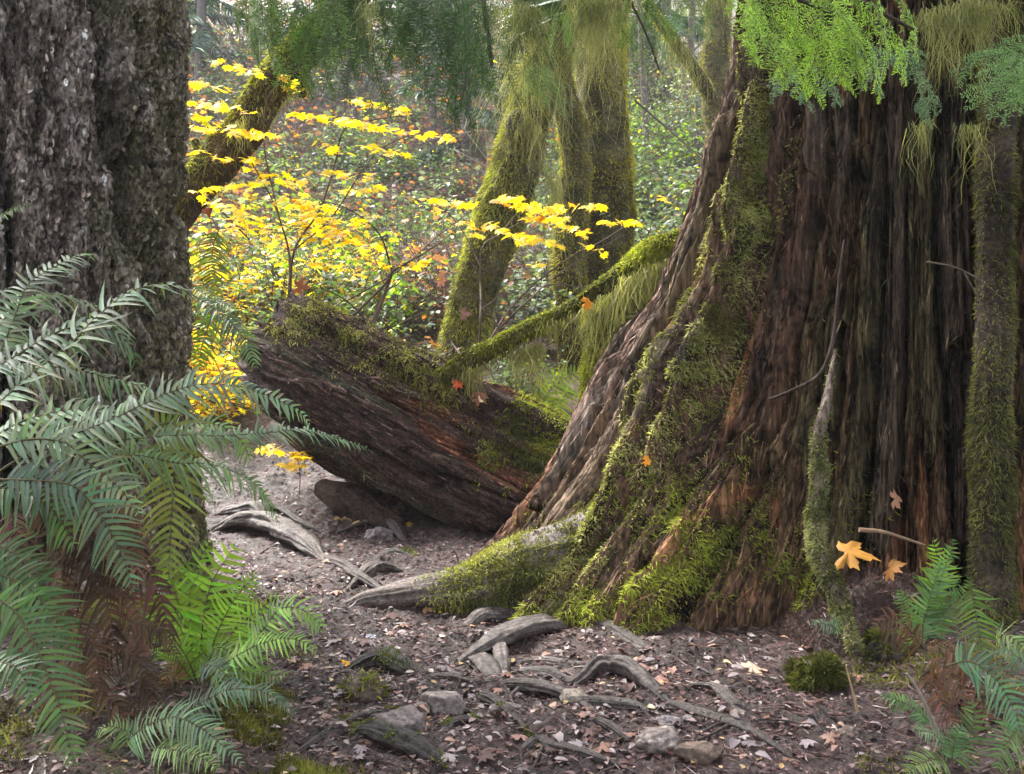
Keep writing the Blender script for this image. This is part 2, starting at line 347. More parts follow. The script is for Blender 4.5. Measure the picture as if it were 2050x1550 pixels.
# ------------------------------------------------------------------ left fir trunk
def make_fir():
    ax, ay = -2.35, 4.3
    th = np.linspace(math.radians(-150), math.radians(60), 640); th = np.concatenate([th, np.linspace(math.radians(60), math.radians(210), 40)[1:-1]])
    z = np.linspace(-.1, 5.2, 900); TH, Z = np.meshgrid(th, z)
    r = .80 + .22 * np.exp(-np.clip(Z - .1, 0, 9) / .55) + .06 * np.exp(-np.clip(Z - .1, 0, 9) / .5) * np.cos(TH * 5 + 1)
    a = V3(np.cos(TH), np.sin(TH), 0) * .82
    w = V3(a[..., 0], a[..., 1], Z * .28); S = TH * .82
    wob = .07 * fbm(V3(S * 3, Z * 1.1, 4), 3) + .02 * fbm(V3(S * 12, Z * 5, 8), 2)
    n1 = np.abs(fbm(V3((S + wob) * 5.6, Z * .75 + wob * 2, 50), 2, .4)); fur = 1 - sstep(.02, .27, n1)
    n2 = np.abs(fbm(V3((S + wob) * 12, Z * 1.3, 12), 2)); fur2 = 1 - sstep(.0, .22, n2)
    n3 = np.abs(fbm(V3((S + wob) * 36, Z * 8, 77), 2)); fur3 = 1 - sstep(.0, .22, n3)
    pl = fbm(V3(S * 9, Z * 1.6, 3), 3); fine = ridged(V3(S * 60, Z * 22, 5), 3); grit = fbm(V3(S * 110, Z * 70, 15), 2)
    fl = fbm(V3(S * 22 + wob * 20, Z * 5.5, 70), 3)
    d = -.20 * fur - .042 * fur2 * (1 - .6 * fur) - .012 * fur3 + .016 * pl + .010 * fine + .009 * grit + .018 * sstep(.0, .04, fl) + .014 * sstep(.2, .24, fl) - .012 * sstep(-.2, -.24, fl)
    R = r + d
    v = V3(ax + R * np.cos(TH), ay + R * np.sin(TH), Z)
    c = mixc((.07, .055, .048), (.29, .24, .21), sstep(-.75, .75, .6 * pl + .6 * fine + 1.0 * grit + .8 * fl + .4 * fbm(w * 5, 2)))
    c = mixc(c, (.055, .044, .036), np.clip(fur * .8 + fur3 * .4 + fur2 * .35, 0, .92))
    c = mixc(c, (.36, .31, .30), sstep(.22, .3, fl) * sstep(-.1, .4, fine + grit) * .6)
    lich = sstep(.05, .4, fbm(V3(a[..., 0] * 3, a[..., 1] * 3, Z * 1.7) + 8, 4)) ; low = sstep(1.6, .5, Z)
    c = mixc(c, (.12, .118, .055), lich * (.35 + .5 * low))
    edge = sstep(math.radians(-40), math.radians(-5), TH)      # damp side toward the clearing
    c = mixc(c, (.13, .12, .05), np.clip(edge * .5 + low * .35, 0, .8) * sstep(-.3, .3, fine))
    root = thing('fir_tree', (ax, ay, .2), 'massive old fir trunk with deeply furrowed grey bark behind the left ferns', 'tree')
    mb = MB(); mb.add(v, grid_quads(len(z), len(th)), col=c.reshape(-1, 3)); 
    mb.build('trunk', M_bark, root, loc=root.location)
    mm = MB(); mf = MB(); nn_ = grid_normals(v, False)
    if (nn_[300, 200] * np.array([math.cos(th[200]), math.sin(th[200]), 0])).sum() < 0: nn_ = -nn_
    mk_ = np.clip(1 - 1.05 * fur, 0, 1); mk_[:, 640:] = 0; mk_[Z > 3.4] = 0; slivers(mf, v, c, mk_, 52000, (.012, .05), (.003, .010), nn_, peel=.28, jit=.22, lift=.003, vary=.5)
    mf.build('bark_flakes', M_bark, root, loc=root.location, smooth=False)
    msk = (.04 + .9 * low * lich + edge * .5 + .25 * lich) * (1 - .6 * fur)
    msk[:, 640:] = 0
    nn = grid_normals(v, False); 
    if (nn[300, 200] * np.array([math.cos(th[200]), math.sin(th[200]), 0])).sum() < 0: nn = -nn
    moss_on(mm, v, msk, 42000, L=(.008, .026), W=.0032, hang=.25, cols=((.25, .24, .09), (.16, .16, .055), (.09, .085, .04)), nn=nn)
    mm.build('moss', M_moss, root, loc=root.location)
make_fir()

# ------------------------------------------------------------------ big rotten stump
SX, SY = 2.13, 4.9
def stump_base(TH, Z):
    """radius before flutes; TH in degrees"""
    zl = [0, .3, .46, .865, 1.27, 1.67, 2.07, 2.475, 2.88, 4.5]
    rl = np.interp(Z, zl, [2.45, 2.28, 2.09, 1.807, 1.59, 1.326, 1.168, 1.06, .92, .74])
    rf = np.interp(Z, [0, .22, .6, 1.2, 2, 3, 4.5], [1.28, 1.2, 1.07, .96, .88, .83, .76])
    w = np.exp(-(np.abs(TH - 182) / 37) ** 3)
    r = rf + (rl - rf) * w
    r = r + .22 * np.exp(-((TH - 215) / 9) ** 2) * sstep(1.15, .25, Z) + .10 * np.exp(-((TH - 232) / 5) ** 2) * sstep(.9, .2, Z)
    return r
def make_stump():
    root = thing('tree_stump', (SX, SY, .25), 'huge rotten cedar stump with fluted dark red wood and mossy buttresses', 'stump')
    thd = np.concatenate([np.linspace(128, 275, 1150), np.linspace(275, 488, 60)[1:]])
    z = np.concatenate([np.linspace(-.1, 3.1, 620, endpoint=False), np.linspace(3.1, 4.4, 40)])
    TH, Z = np.meshgrid(thd, z)
    base = stump_base(TH, Z)
    r_ = np.random.default_rng(21)
    # irregular flutes
    def flutes(gap, amin, amax, pw, wob, seed):
        r2 = np.random.default_rng(seed); e = [100.0]
        while e[-1] < 520: e.append(e[-1] + gap(r2, e[-1]))
        e = np.array(e); amp = r2.uniform(amin, amax, len(e))
        th = TH + wob * fbm(V3(TH / 14, Z * .55, seed), 3) + wob * .25 * fbm(V3(TH / 4, Z * 1.6, seed + 3), 2)
        k = np.clip(np.searchsorted(e, th) - 1, 0, len(e) - 2); t = (th - e[k]) / (e[k + 1] - e[k]); wd = (e[k + 1] - e[k])
        h = (1 - np.abs(2 * t - 1) ** pw); return h * amp[k], t, k, wd, r2
    f1, t1, k1, w1, r2 = flutes(lambda r, a: r.uniform(3, 6) if a < 218 else r.uniform(5, 13), .05, .13, 4.2, 5.0, 1)
    f2, t2, k2, w2, _r = flutes(lambda r, a: r.uniform(.9, 3.4), .003, .016, 3.2, 4.0, 2)
    g2 = np.random.default_rng(5).choice([.003, .010, .022], 600); e2 = np.minimum(t2, 1 - t2) * w2; f2 = f2 - g2[np.where(t2 < .5, k2, k2 + 1)] * np.exp(-(e2 / .16) ** 2)
    K = 400; gapd = r2.choice([.05, .11, .19, .30], K, p=[.25, .3, .25, .2]); off = r2.uniform(-.09, .07, K)
    e0 = np.minimum(t1, 1 - t1) * w1; kk = np.where(t1 < .5, k1, k1 + 1); crev = np.exp(-(e0 / .75) ** 2) * gapd[kk]
    zb = r2.uniform(.3, 2.4, K); sg = r2.choice([-1, 1], K); has = r2.random(K) < .65
    edge = zb[k1] + .22 * fbm(V3(TH / 1.5, Z * 2, 61), 3) + .10 * fbm(V3(TH * .9, Z * 2, 63), 2)
    brk = sstep(0, .03, sg[k1] * (Z - edge)) * has[k1]; depth = r2.uniform(.03, .10, K)[k1]
    coltint = r2.random((K, 3))
    leftw = np.exp(-(np.abs(TH - 185) / 30) ** 2)
    d = f1 * (1 + .5 * leftw) - .07 + f2 + off[k1] * (1 - .5 * leftw) - crev - brk * depth
    # sharp splits
    sp = np.abs(fbm(V3(TH / 7.0, Z * .45, 3), 2)); d -= .13 * (1 - sstep(0, .05, sp)) * sstep(-.2, .3, fbm(V3(TH / 20, Z * .7, 9), 2))
    hollow = np.exp(-((TH - 172.5) / 2.2) ** 2) * sstep(1.2, 1.7, Z) * sstep(2.95, 2.5, Z) + .8 * np.exp(-((TH - 178.5) / 1.4) ** 2) * sstep(1.5, 2.0, Z)
    d -= .20 * hollow
    # peeled plates
    pf = fbm(V3(TH / 5.0, Z * 1.1, 14), 3) + .35 * (1 - sstep(.6, 1.2, Z)) * sstep(225, 245, TH)
    peel = sstep(.10, .14, pf); d -= .045 * peel
    pf2 = fbm(V3(TH / 2.2, Z * 1.7, 33), 2); d -= .026 * sstep(.15, .2, pf2)
    cav = sstep(.38, .5, fbm(V3(TH / 3.2, Z * .9, 203), 3)) * sstep(205, 225, TH); d -= .16 * cav
    fib = ridged(V3(TH * 1.6, Z * 1.6, 5), 3); d += .009 * fib
    fib2 = fbm(V3(TH * 4.0, Z * 7.0, 55), 3); d += .0065 * fib2; grit = fbm(V3(TH * 5, Z * 40, 56), 2); d += .005 * grit
    rot = fbm(V3(TH / 2.0, Z * 7, 77), 4); d += .020 * rot * (.4 + peel) + .03 * fbm(V3(TH / 6, Z * 2.2, 101), 3)
    # mossy crest ridges
    for c0, am, wd in ((203.3, .075, 1.2), (206.5, .10, 1.3), (199.5, .05, 1.2)):
        cc = c0 + 1.4 * np.sin(Z * 1.3 + c0) + .5 * fbm(V3(Z * 2, 0 * Z, c0), 2); d += 1.25 * am * np.exp(-((TH - cc) / wd) ** 2)
    R = base + d
    a = np.radians(TH)
    lean = 0.0
    v = V3(SX + R * np.cos(a), SY + R * np.sin(a), Z)
    # colours
    ct = coltint[k1]
    crk = 1 - sstep(0, .07, np.abs(fbm(V3(TH * .9, Z * 1.3, 401), 3))); d -= .018 * crk; R = base + d; v = V3(SX + R * np.cos(a), SY + R * np.sin(a), Z)
    dark = mixc((.011, .008, .006), (.105, .072, .052), sstep(-.75, .75, fib * .6 + rot + grit * .9 + fib2 * .7))
    c = mixc(dark, dark * np.array([.92, 1.02, .70]), sstep(.35, .7, ct[..., 0] + .5 * fbm(V3(TH / 9, Z * .9, 60), 3)))
    red = mixc((.018, .009, .007), (.165, .078, .050), sstep(-.8, .8, fib2 + rot * .7 + grit * .9 + .4 * fib))
    rk = np.clip(np.maximum(peel * .8, brk * .95) * sstep(.15, .6, ct[..., 1] + .4 * fbm(V3(TH / 12, Z * .8, 91), 3)) + .55 * sstep(.6, .85, ct[..., 2]), 0, 1)
    c = mixc(c, red, rk * .62)
    orange = sstep(.20, .42, pf + .25 * rot) * sstep(.05, .35, fbm(V3(TH / 7, Z * 1.6, 41), 2)) * rk; c = mixc(c, mixc((.22, .09, .04), (.40, .19, .10), sstep(-.4, .4, fib2 + grit)), orange * .8)
    lf = sstep(210, 186, TH) * sstep(-.25, .25, fbm(V3(TH / 2.5, Z * .6, 13), 3)); c = mixc(c, mixc((.10, .055, .045), (.33, .22, .18), sstep(-.6, .6, fib * .7 + fib2 + grit * .6)), lf * .8 * (.35 + .65 * sstep(.2, .8, ct[..., 1])))
    pale = sstep(.25, .5, fbm(V3(TH * .8, Z * .8, 15), 3)) * leftw; c = mixc(c, (.30, .25, .21), pale * .5)
    mb = MB(); mb.add(v, grid_quads(len(z), len(thd)), col=c.reshape(-1, 3))
    top = v[-1]; mb.add(np.vstack([top, [[SX, SY, 4.2]]]), tris=[(i, i + 1, len(top)) for i in range(len(top) - 1)], col=(.08, .05, .04))
    mb.build('stump_body', M_stump, root, loc=root.location)
    # moss
    nn = grid_normals(v, False)
    if (nn[300, 500] * np.array([math.cos(a[0, 500]), math.sin(a[0, 500]), 0])).sum() < 0: nn = -nn
    ms = MB(); vis = ((TH < 272) & (Z < 3.1)).astype(float); slivers(ms, v, c, vis, 46000, (.03, .16), (.0012, .0042), nn, peel=.06); slivers(ms, v, c, vis * (.1 + rk), 9000, (.05, .22), (.002, .006), nn, peel=.12)
    ms.build('wood_fibres', M_stump, root, loc=root.location, smooth=False)
    crest = np.zeros_like(TH)
    for c0, am, wd in ((203.3, 1, .75), (206.5, 1.3, .85), (199.5, .5, .6), (211.5, .35, .7)):
        cc = c0 + 1.4 * np.sin(Z * 1.3 + c0) + .5 * fbm(V3(Z * 2, 0 * Z, c0), 2); crest += am * np.exp(-((TH - cc) / wd) ** 2)
    crest *= sstep(3.2, 2.7, Z) * .6 + .4
    but = np.exp(-((TH - 215) / 11) ** 2) * sstep(.98, .6, Z + .15 * fbm(V3(TH / 3, Z * 3, 2), 3)) * sstep(-.25, .15, fbm(V3(TH / 4, Z * 4, 8), 3) + .3 * f1 / .1 - .1)
    but2 = np.exp(-((TH - 196) / 12) ** 2) * sstep(.75, .5, Z) * sstep(.0, .3, fbm(V3(TH / 3, Z * 2, 19), 3)) * .6
    upper = np.exp(-((TH - 214) / 9) ** 2) * sstep(1.9, 2.3, Z) * .3 * sstep(-.2, .2, fbm(V3(TH / 4, Z * 2, 29), 3))
    rt = sstep(258, 266, TH) * .4 * sstep(-.1, .3, fbm(V3(TH / 3, Z * 1.5, 49), 3)) * (TH < 275)
    mm = MB(); moss_on(mm, v, crest, 60000, L=(.010, .030), W=.0046, hang=.1, cols=((.50, .49, .21), (.33, .33, .11), (.14, .145, .04)), nn=nn, clump=11)
    moss_on(mm, v, but + but2, 52000, L=(.012, .036), W=.0045, hang=.1, cols=((.46, .50, .08), (.25, .27, .05), (.10, .095, .028)), nn=nn, clump=7)
    moss_on(mm, v, upper + rt + .03 * (Z < 3) * (TH < 270), 22000, L=(.008, .026), W=.0034, hang=.25, cols=((.15, .17, .04), (.09, .11, .025), (.055, .06, .02)), nn=nn)
    mm.build('moss', M_moss, root, loc=root.location)
    # splintered slabs on the left flank
    def slab(pts, d0, d1, rpx, flat, colA, colB, seed, mossn=0):
        n = 120; pp = np.array([P(x, y, d0 + (d1 - d0) * i / (len(pts) - 1)) for i, (x, y) in enumerate(pts)]); path = spline(pts=pp, n=n)
        rr = np.interp(np.linspace(0, 1, n), np.linspace(0, 1, len(rpx)), rpx) / FPX * (d0 + d1) / 2
        def dp(u, a_, r): return r * (.28 * ridged(V3(np.cos(a_) * 3, np.sin(a_) * 3 + seed, u * 1.2), 3) + .12 * fbm(V3(np.cos(a_) * 7, np.sin(a_) * 7, u * 7 + seed), 3))
        def cf(v_, n_, u, a_):
            k = sstep(-.35, .35, ridged(V3(v_[..., 0] * 30, v_[..., 1] * 30, v_[..., 2] * 3 + seed), 3)); return mixc(colA, colB, k)
        mb = MB(); vv, n_ = add_tube(mb, path, rr, 36, cf, dp, flat=flat)
        mb.build('wood_slab', M_stump, root, loc=root.location)
        if mossn:
            m2 = MB(); moss_on(m2, vv, np.clip(n_[..., 2] + .35 * -n_[..., 0], 0, 1), mossn, True, L=(.01, .03), W=.004, cols=(MOSS_P, MOSS_Y, MOSS_G), nn=n_, hang=.2); m2.build('moss', M_moss, root, loc=root.location)
    RD, RL = (.10, .045, .035), (.27, .145, .105)
    # hanging root with lichen, thin dark root
    pts = [(1672, 700), (1656, 800), (1638, 880), (1640, 960), (1632, 1040), (1640, 1110), (1668, 1170), (1690, 1240), (1715, 1310)]
    ds = [3.85, 3.72, 3.66, 3.62, 3.58, 3.52, 3.46, 3.38, 3.28]
    path = spline([P(x, y, d) for (x, y), d in zip(pts, ds)], 140); tt = np.linspace(0, 1, 140)
    rr = np.interp(tt, [0, .15, .3, .5, .8, 1], [3, 8, 13, 16, 16, 9]) / FPX * 3.6
    mb = MB(); vv, n_ = add_tube(mb, path, rr, 28, lambda v_, n_, u, a_: mixc((.07, .05, .043), (.15, .115, .10), sstep(-.4, .4, fbm(v_ * np.array([60, 60, 8.]), 3))), lambda u, a_, r: r * (.15 * fbm(V3(np.cos(a_) * 3, np.sin(a_) * 3, u * 5), 3)))
    mb.build('hanging_root', M_stump, root, loc=root.location)
    m2 = MB(); moss_on(m2, vv, np.tile((.06 + sstep(.25, .42, tt))[:, None], (1, 28)), 11000, True, L=(.006, .018), W=.0055, cols=((.28, .28, .14), (.17, .175, .075), (.09, .095, .035)), nn=n_, clump=18); m2.build('lichen', M_moss, root, loc=root.location)
    mb = MB(); pth = spline([P(x, y, d) for x, y, d in ((1690, 480, 3.77), (1680, 560, 3.75), (1668, 680, 3.73), (1640, 750, 3.71), (1585, 782, 3.73), (1540, 800, 3.81))], 60)
    add_tube(mb, pth, np.interp(np.linspace(0, 1, 60), [0, .5, 1], [2, 4.5, 3]) / FPX * 3.7, 10, (.045, .03, .025)); mb.build('thin_root', M_stump, root, loc=root.location)
    # buttress root running left along the trail
    def broot(pts, rpx, ds, name, mossn, seed):
        n = 170; path = spline([P(x, y, d) for (x, y), d in zip(pts, ds)], n); tt = np.linspace(0, 1, n)
        rr = np.interp(tt, np.linspace(0, 1, len(rpx)), rpx) / FPX * np.interp(tt, np.linspace(0, 1, len(ds)), ds)
        path[:, 2] = np.minimum(path[:, 2], G(path[:, 0], path[:, 1], False) + rr * (.42 + 1.4 * sstep(.3, .9, tt)) - .03 * (1 - sstep(0, .1, tt)))
        def dp(u, a_, r): return r * (.20 * ridged(V3(np.cos(a_) * 2.2, np.sin(a_) * 2.2 + seed, u * 1.1), 3) + .10 * ridged(V3(np.cos(a_) * 5, np.sin(a_) * 5 + seed, u * .9), 2) + .30 * fbm(V3(np.cos(a_) * .9, np.sin(a_) * .9, u * 2.3 + seed), 2) + .04 * ridged(V3(np.cos(a_) * 9, np.sin(a_) * 9, u * 2), 2))
        def cf(v_, n_, u, a_):
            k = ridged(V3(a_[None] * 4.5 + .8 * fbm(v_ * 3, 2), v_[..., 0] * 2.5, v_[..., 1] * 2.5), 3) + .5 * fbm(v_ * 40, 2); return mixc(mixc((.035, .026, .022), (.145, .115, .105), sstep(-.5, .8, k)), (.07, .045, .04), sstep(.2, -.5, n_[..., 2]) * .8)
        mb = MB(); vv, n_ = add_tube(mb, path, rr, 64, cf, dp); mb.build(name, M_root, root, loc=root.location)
        m2 = MB(); mk = sstep(-.15, .25, fbm(vv * 5 + seed, 3) + .3) * sstep(.2, .45, tt)[:, None] * np.clip(.45 - n_[..., 1] * .3 + .9 * n_[..., 2] * sstep(.35, .6, tt)[:, None], 0, 1)
        moss_on(m2, vv, mk, mossn, True, L=(.01, .03), W=.0045, nn=n_, cols=((.40, .40, .14), (.24, .25, .06), (.10, .10, .03))); m2.build('moss', M_moss, root, loc=root.location)
    broot([(682, 1192), (745, 1184), (830, 1178), (920, 1170), (1010, 1158), (1100, 1140), (1200, 1110), (1320, 1060)], [11, 24, 38, 52, 62, 70, 78, 84], [4.22, 4.22, 4.22, 4.22, 4.22, 4.22, 4.25, 4.3], 'buttress_root', 22000, 4)
    broot([(960, 1120), (1040, 1085), (1120, 1040), (1200, 980), (1300, 890)], [8, 22, 30, 34, 36], [4.75, 4.72, 4.68, 4.6, 4.5], 'buttress_root', 16000, 9)
    broot([(1040, 1030), (1090, 975), (1150, 925), (1230, 850)], [8, 22, 26, 30], [5.15, 5.1, 5.05, 5.0], 'buttress_root', 6000, 13)
make_stump()

# ------------------------------------------------------------------ fallen log
def make_log():
    A = P(545, 712, 6.3); B = P(1120, 1012, 5.9); ax = nrm(B - A); Lg = np.linalg.norm(B - A)
    root = thing('fallen_log', (A + B) / 2, 'thick decaying log lying aslant with a mossy top and red rotten side', 'log')
    n, m = 420, 420; s = np.linspace(0, 1, n); an = np.linspace(0, 2 * math.pi, m, endpoint=False)
    up = nrm(np.array([0, 0, 1.]) - ax * ax[2]); sd = np.cross(ax, up)
    S, AN = np.meshgrid(s, an, indexing='ij')
    ca, sa = np.cos(AN), np.sin(AN)                    # ca = up side
    start = .02 + .34 * sstep(.3, -1, ca) + .16 * fbm(V3(ca * 2, sa * 2, 1), 3) + .09 * ridged(V3(ca * 9, sa * 9, 3), 3)
    U = start * (1 - S) + S * Lg
    r = .43 + .045 * S + .02 * np.cos(3 * AN + 1)
    wq = .13 * fbm(V3(ca * 1.5, sa * 1.5, U * 1.3), 3); ca0, sa0 = ca, sa; ca, sa = np.cos(AN + wq), np.sin(AN + wq); gx = V3(ca * 1.0, sa * 1.0, U * .16)
    big = fbm(gx * 2.2 + 5, 3); gr = ridged(V3(ca * 7, sa * 7, U * .7 + .3 * big), 3); fine = ridged(V3(ca * 22, sa * 22, U * 2.0), 3)
    crack = 1 - sstep(0, .05, np.abs(fbm(V3(ca * 3.1, sa * 3.1, U * .35 + 4), 2)))
    plate = sstep(.0, .05, fbm(V3(ca * 2.3, sa * 2.3, U * .55 + 14), 3))
    chunk = fbm(V3(ca * 4, sa * 4, U * 2.5), 4); grit = fbm(V3(ca * 30, sa * 30, U * 14), 3)
    crk2 = 1 - sstep(0, .06, np.abs(fbm(V3(ca * 7, sa * 7, U * 1.2 + 24), 2)))
    r = r + .02 * big + .012 * gr + .008 * fine - .09 * crack - .034 * crk2 + .055 * plate + .032 * chunk + .006 * grit - .05 * sstep(.1, .16, fbm(V3(ca * 3, sa * 3, U * 1.4 + 90), 3))
    ca, sa = ca0, sa0
    r *= (.97 + .03 * sstep(0, .03, S))
    v = A + ax * U[..., None] + (up * ca[..., None] + sd * sa[..., None]) * r[..., None]
    c = mixc((.012, .008, .007), (.070, .041, .034), sstep(-.7, .8, .5 * gr + .7 * fine + .8 * grit))
    c = mixc(c, mixc((.055, .021, .015), (.21, .082, .045), sstep(-.3, .4, fine)), (1 - plate) * sstep(-.2, .25, fbm(V3(ca * 2, sa * 2, U * .9 + 60), 3)) * .9)
    c = mixc(c, (.07, .07, .045), sstep(.05, .35, fbm(V3(ca * 3, sa * 3, U * .5 + 30), 3)) * plate * .6)
    endm = sstep(.16, .0, S); c = mixc(c, (.16, .12, .115), endm * sstep(-.3, .3, chunk) * .8)
    mb = MB(); mb.add(v, grid_quads(n, m, True)[:, ::-1], col=c.reshape(-1, 3))
    # ragged end face: rings stepping inward
    K = 26; ring = v[0]; ctr = ring.mean(0) + ax * .10; k = np.linspace(0, 1, K)[:, None, None]
    ev = ring[None] * (1 - k) + ctr * k; bump = fbm(ev * 9, 4)[..., None] * .10 * np.sin(np.pi * np.clip(k * 1.1, 0, 1)) + .05 * ridged(ev * 22, 3)[..., None] * np.clip(k * 6, 0, 1)
    ev = ev - ax * bump
    ec = mixc((.06, .045, .04), (.20, .155, .15), sstep(-.5, .5, fbm(ev * 16, 4)))
    mb.add(ev, grid_quads(K, m, True), col=ec.reshape(-1, 3))
    mb.build('log_body', M_log, root, loc=root.location)
    nn = nrm(up * ca[..., None] + sd * sa[..., None])
    facing = ca * .9 + .22 * sa * np.sign(sd[1]) * -1
    ms = MB(); slivers(ms, v, c, sstep(.02, .1, S), 20000, (.03, .16), (.0015, .005), nn, True, peel=.07); ms.build('wood_fibres', M_log, root, loc=root.location, smooth=False)
    mk = sstep(.46, .78, facing + .30 * fbm(v * 3.5, 3)) * sstep(.0, .06, S) * sstep(-.45, .05, fbm(v * 4 + 9, 3))
    mk2 = sstep(.35, .6, facing + .35 * fbm(v * 5, 3)) * sstep(.72, .85, S)
    mm = MB(); moss_on(mm, v, mk, 34000, True, L=(.012, .04), W=.0055, hang=.55, cols=((.52, .50, .17), (.34, .34, .085), (.16, .16, .045)), nn=nn, clump=7)
    moss_on(mm, v, mk2, 16000, True, L=(.012, .04), W=.0055, hang=.25, cols=((.42, .50, .05), (.25, .30, .04), (.10, .11, .025)), nn=nn, clump=7)
    mm.build('moss', M_moss, root, loc=root.location)
    # broken slab beneath its raised end
    p0, p1 = P(640, 985, 6.05), P(800, 1050, 5.75)
    r2 = thing('rotten_wood_slab', p0, 'short broken slab of rotten wood wedged under the raised log', 'wood')
    mb = MB(); add_tube(mb, spline([p0 + [0, 0, .03], (p0 + p1) / 2 + [0, 0, .01], p1 - [0, 0, .05]], 60), np.interp(np.linspace(0, 1, 60), [0, .3, 1], [.05, .09, .07]), 30, lambda v_, n_, u, a_: mixc((.018, .012, .01), (.055, .035, .028), sstep(-.3, .4, ridged(v_ * 14, 3))), lambda u, a_, r: r * .35 * ridged(V3(np.cos(a_) * 3, np.sin(a_) * 3, u * 1.5), 3))
    mb.build('wood', M_log, r2, loc=r2.location)
make_log()

# ------------------------------------------------------------------ mossy trunks and branches
def mossy_trunk(name, label, cat, pts, ds, rpx, nmoss, cols, hang=.3, m=40, n=160, strandspec=None, L=(.015, .05), W=.007, branches=(), group=None, base=(.075, .068, .03), side=(0, 0, 1)):
    path = spline([P(x, y, d) for (x, y), d in zip(pts, ds)], n); tt = np.linspace(0, 1, n); dm = np.interp(tt, np.linspace(0, 1, len(ds)), ds)
    rr = np.interp(tt, np.linspace(0, 1, len(rpx)), rpx) / FPX * dm
    root = thing(name, path[0], label, cat, group)
    def dp(u, a_, r): return r * (.22 * fbm(V3(np.cos(a_) * 1.3, np.sin(a_) * 1.3, u * 2.0 / max(rr.max() * 6, .4) + pts[0][0]), 3) + .10 * fbm(V3(np.cos(a_) * 4, np.sin(a_) * 4, u * 5), 3))
    def cf(v_, n_, u, a_): return mixc(np.array(base) * .6, np.array(base) * 1.5, sstep(-.4, .4, fbm(v_ * 7, 4)))
    mb = MB(); vv, n_ = add_tube(mb, path, rr, m, cf, dp); mb.build('trunk' if cat == 'tree' else 'wood', M_mossy, root, loc=root.location)
    allr = [vv[:, ::3].reshape(-1, 3)]
    mm = MB(); mk = np.clip(.55 + .5 * (n_ @ nrm(np.array(side, float))) + .5 * fbm(vv * 3, 3), .06, 1)
    moss_on(mm, vv, mk, nmoss, True, L=L, W=W, hang=hang, cols=cols, nn=n_, clump=4)
    for bp, bd, br, bn in branches:
        pth = spline([P(x, y, d) for (x, y), d in zip(bp, bd)], 70); r_ = np.interp(np.linspace(0, 1, 70), np.linspace(0, 1, len(br)), br) / FPX * np.mean(bd)
        mb2 = MB(); v2, n2 = add_tube(mb2, pth, r_, 18, cf, dp); mb2.build('limb', M_mossy, root, loc=root.location)
        moss_on(mm, v2, np.clip(.5 + .5 * n2[..., 2], .1, 1), bn, True, L=L, W=W, hang=hang, cols=cols, nn=n2, clump=4)
    mm.build('moss', M_moss, root, loc=root.location)
    if strandspec:
        ms = MB()
        for (x0, y0, x1, y1, d, cnt, l0, l1) in strandspec:
            k = rng.random(14); cnt = int(cnt * .6); rts = np.array([P(x0 + (x1 - x0) * q, y0 + (y1 - y0) * q, d) for q in k])
            strands(ms, rts, cnt, (l0, l1), .0024, ((.26, .26, .09), (.40, .39, .17)), .03)
        ms.build('hanging_moss', M_moss, root, loc=root.location)
    return root
MC = ((.42, .36, .04), (.25, .23, .035), (.10, .085, .022)); MCg = ((.36, .37, .06), (.20, .20, .035), (.085, .08, .022))
mossy_trunk('maple_tree', 'leaning moss draped maple trunk rising from behind the log', 'tree', [(915, 730), (945, 610), (985, 480), (1030, 350), (1062, 220), (1100, 110), (1150, -20), (1190, -160)], [8.4] * 8, [46, 47, 47, 46, 42, 41, 43, 42], 26000, MCg, .5, side=(-1, 0, .3),
    strandspec=[(1010, 120, 1100, 150, 8.1, 500, .2, .75), (1150, 20, 1240, 30, 8.0, 700, .2, .8), (1010, 20, 1090, 20, 7.9, 500, .2, .9), (1100, 330, 1120, 420, 8.3, 260, .15, .5), (1040, 210, 1080, 260, 8.1, 220, .15, .5)],
    branches=[([(1062, 230), (1030, 235), (1022, 262), (1024, 300)], [8.3, 8.1, 8.05, 8.05], [16, 14, 10, 3], 900), ([(1100, 110), (1060, 20), (1040, -80)], [8.4, 8.2, 8.0], [34, 28, 26], 2500)])
mossy_trunk('maple_tree', 'straight thick maple trunk coated in olive and gold moss', 'tree', [(1180, 860), (1175, 700), (1185, 550), (1205, 420), (1208, 300), (1202, 170), (1205, 50), (1215, -120)], [9.4] * 8, [60, 58, 64, 64, 58, 50, 50, 50], 30000, MC, .35, side=(1, 0, .2),
    strandspec=[(1160, 30, 1240, 30, 9.0, 500, .15, .5)])
mossy_trunk('maple_tree', 'slimmer mossy maple stem between the leaning and the straight trunk', 'tree', [(1150, 800), (1142, 650), (1140, 520), (1150, 400), (1150, 300), (1130, 200), (1110, 60)], [9.0] * 7, [26, 28, 32, 32, 26, 24, 22], 9000, MC, .35)
mossy_trunk('maple_tree', 'slanting dark maple limb with moss saddle behind the fir trunk', 'tree', [(330, 470), (385, 380), (440, 320), (490, 265), (530, 190), (580, 130), (640, 70), (720, -20)], [7.0] * 8, [30, 36, 38, 36, 34, 34, 34, 30], 9000, MCg, .4, base=(.045, .032, .022), side=(-.6, 0, .9),
    branches=[([(535, 190), (545, 130), (550, 60), (540, -40)], [7.0] * 4, [14, 12, 10, 9], 500), ([(570, 140), (600, 165), (605, 195)], [6.9] * 3, [14, 12, 6], 300), ([(390, 280), (400, 310), (420, 345)], [7.1] * 3, [7, 8, 9], 500)],
    strandspec=[(470, 255, 520, 215, 6.8, 160, .08, .22)])
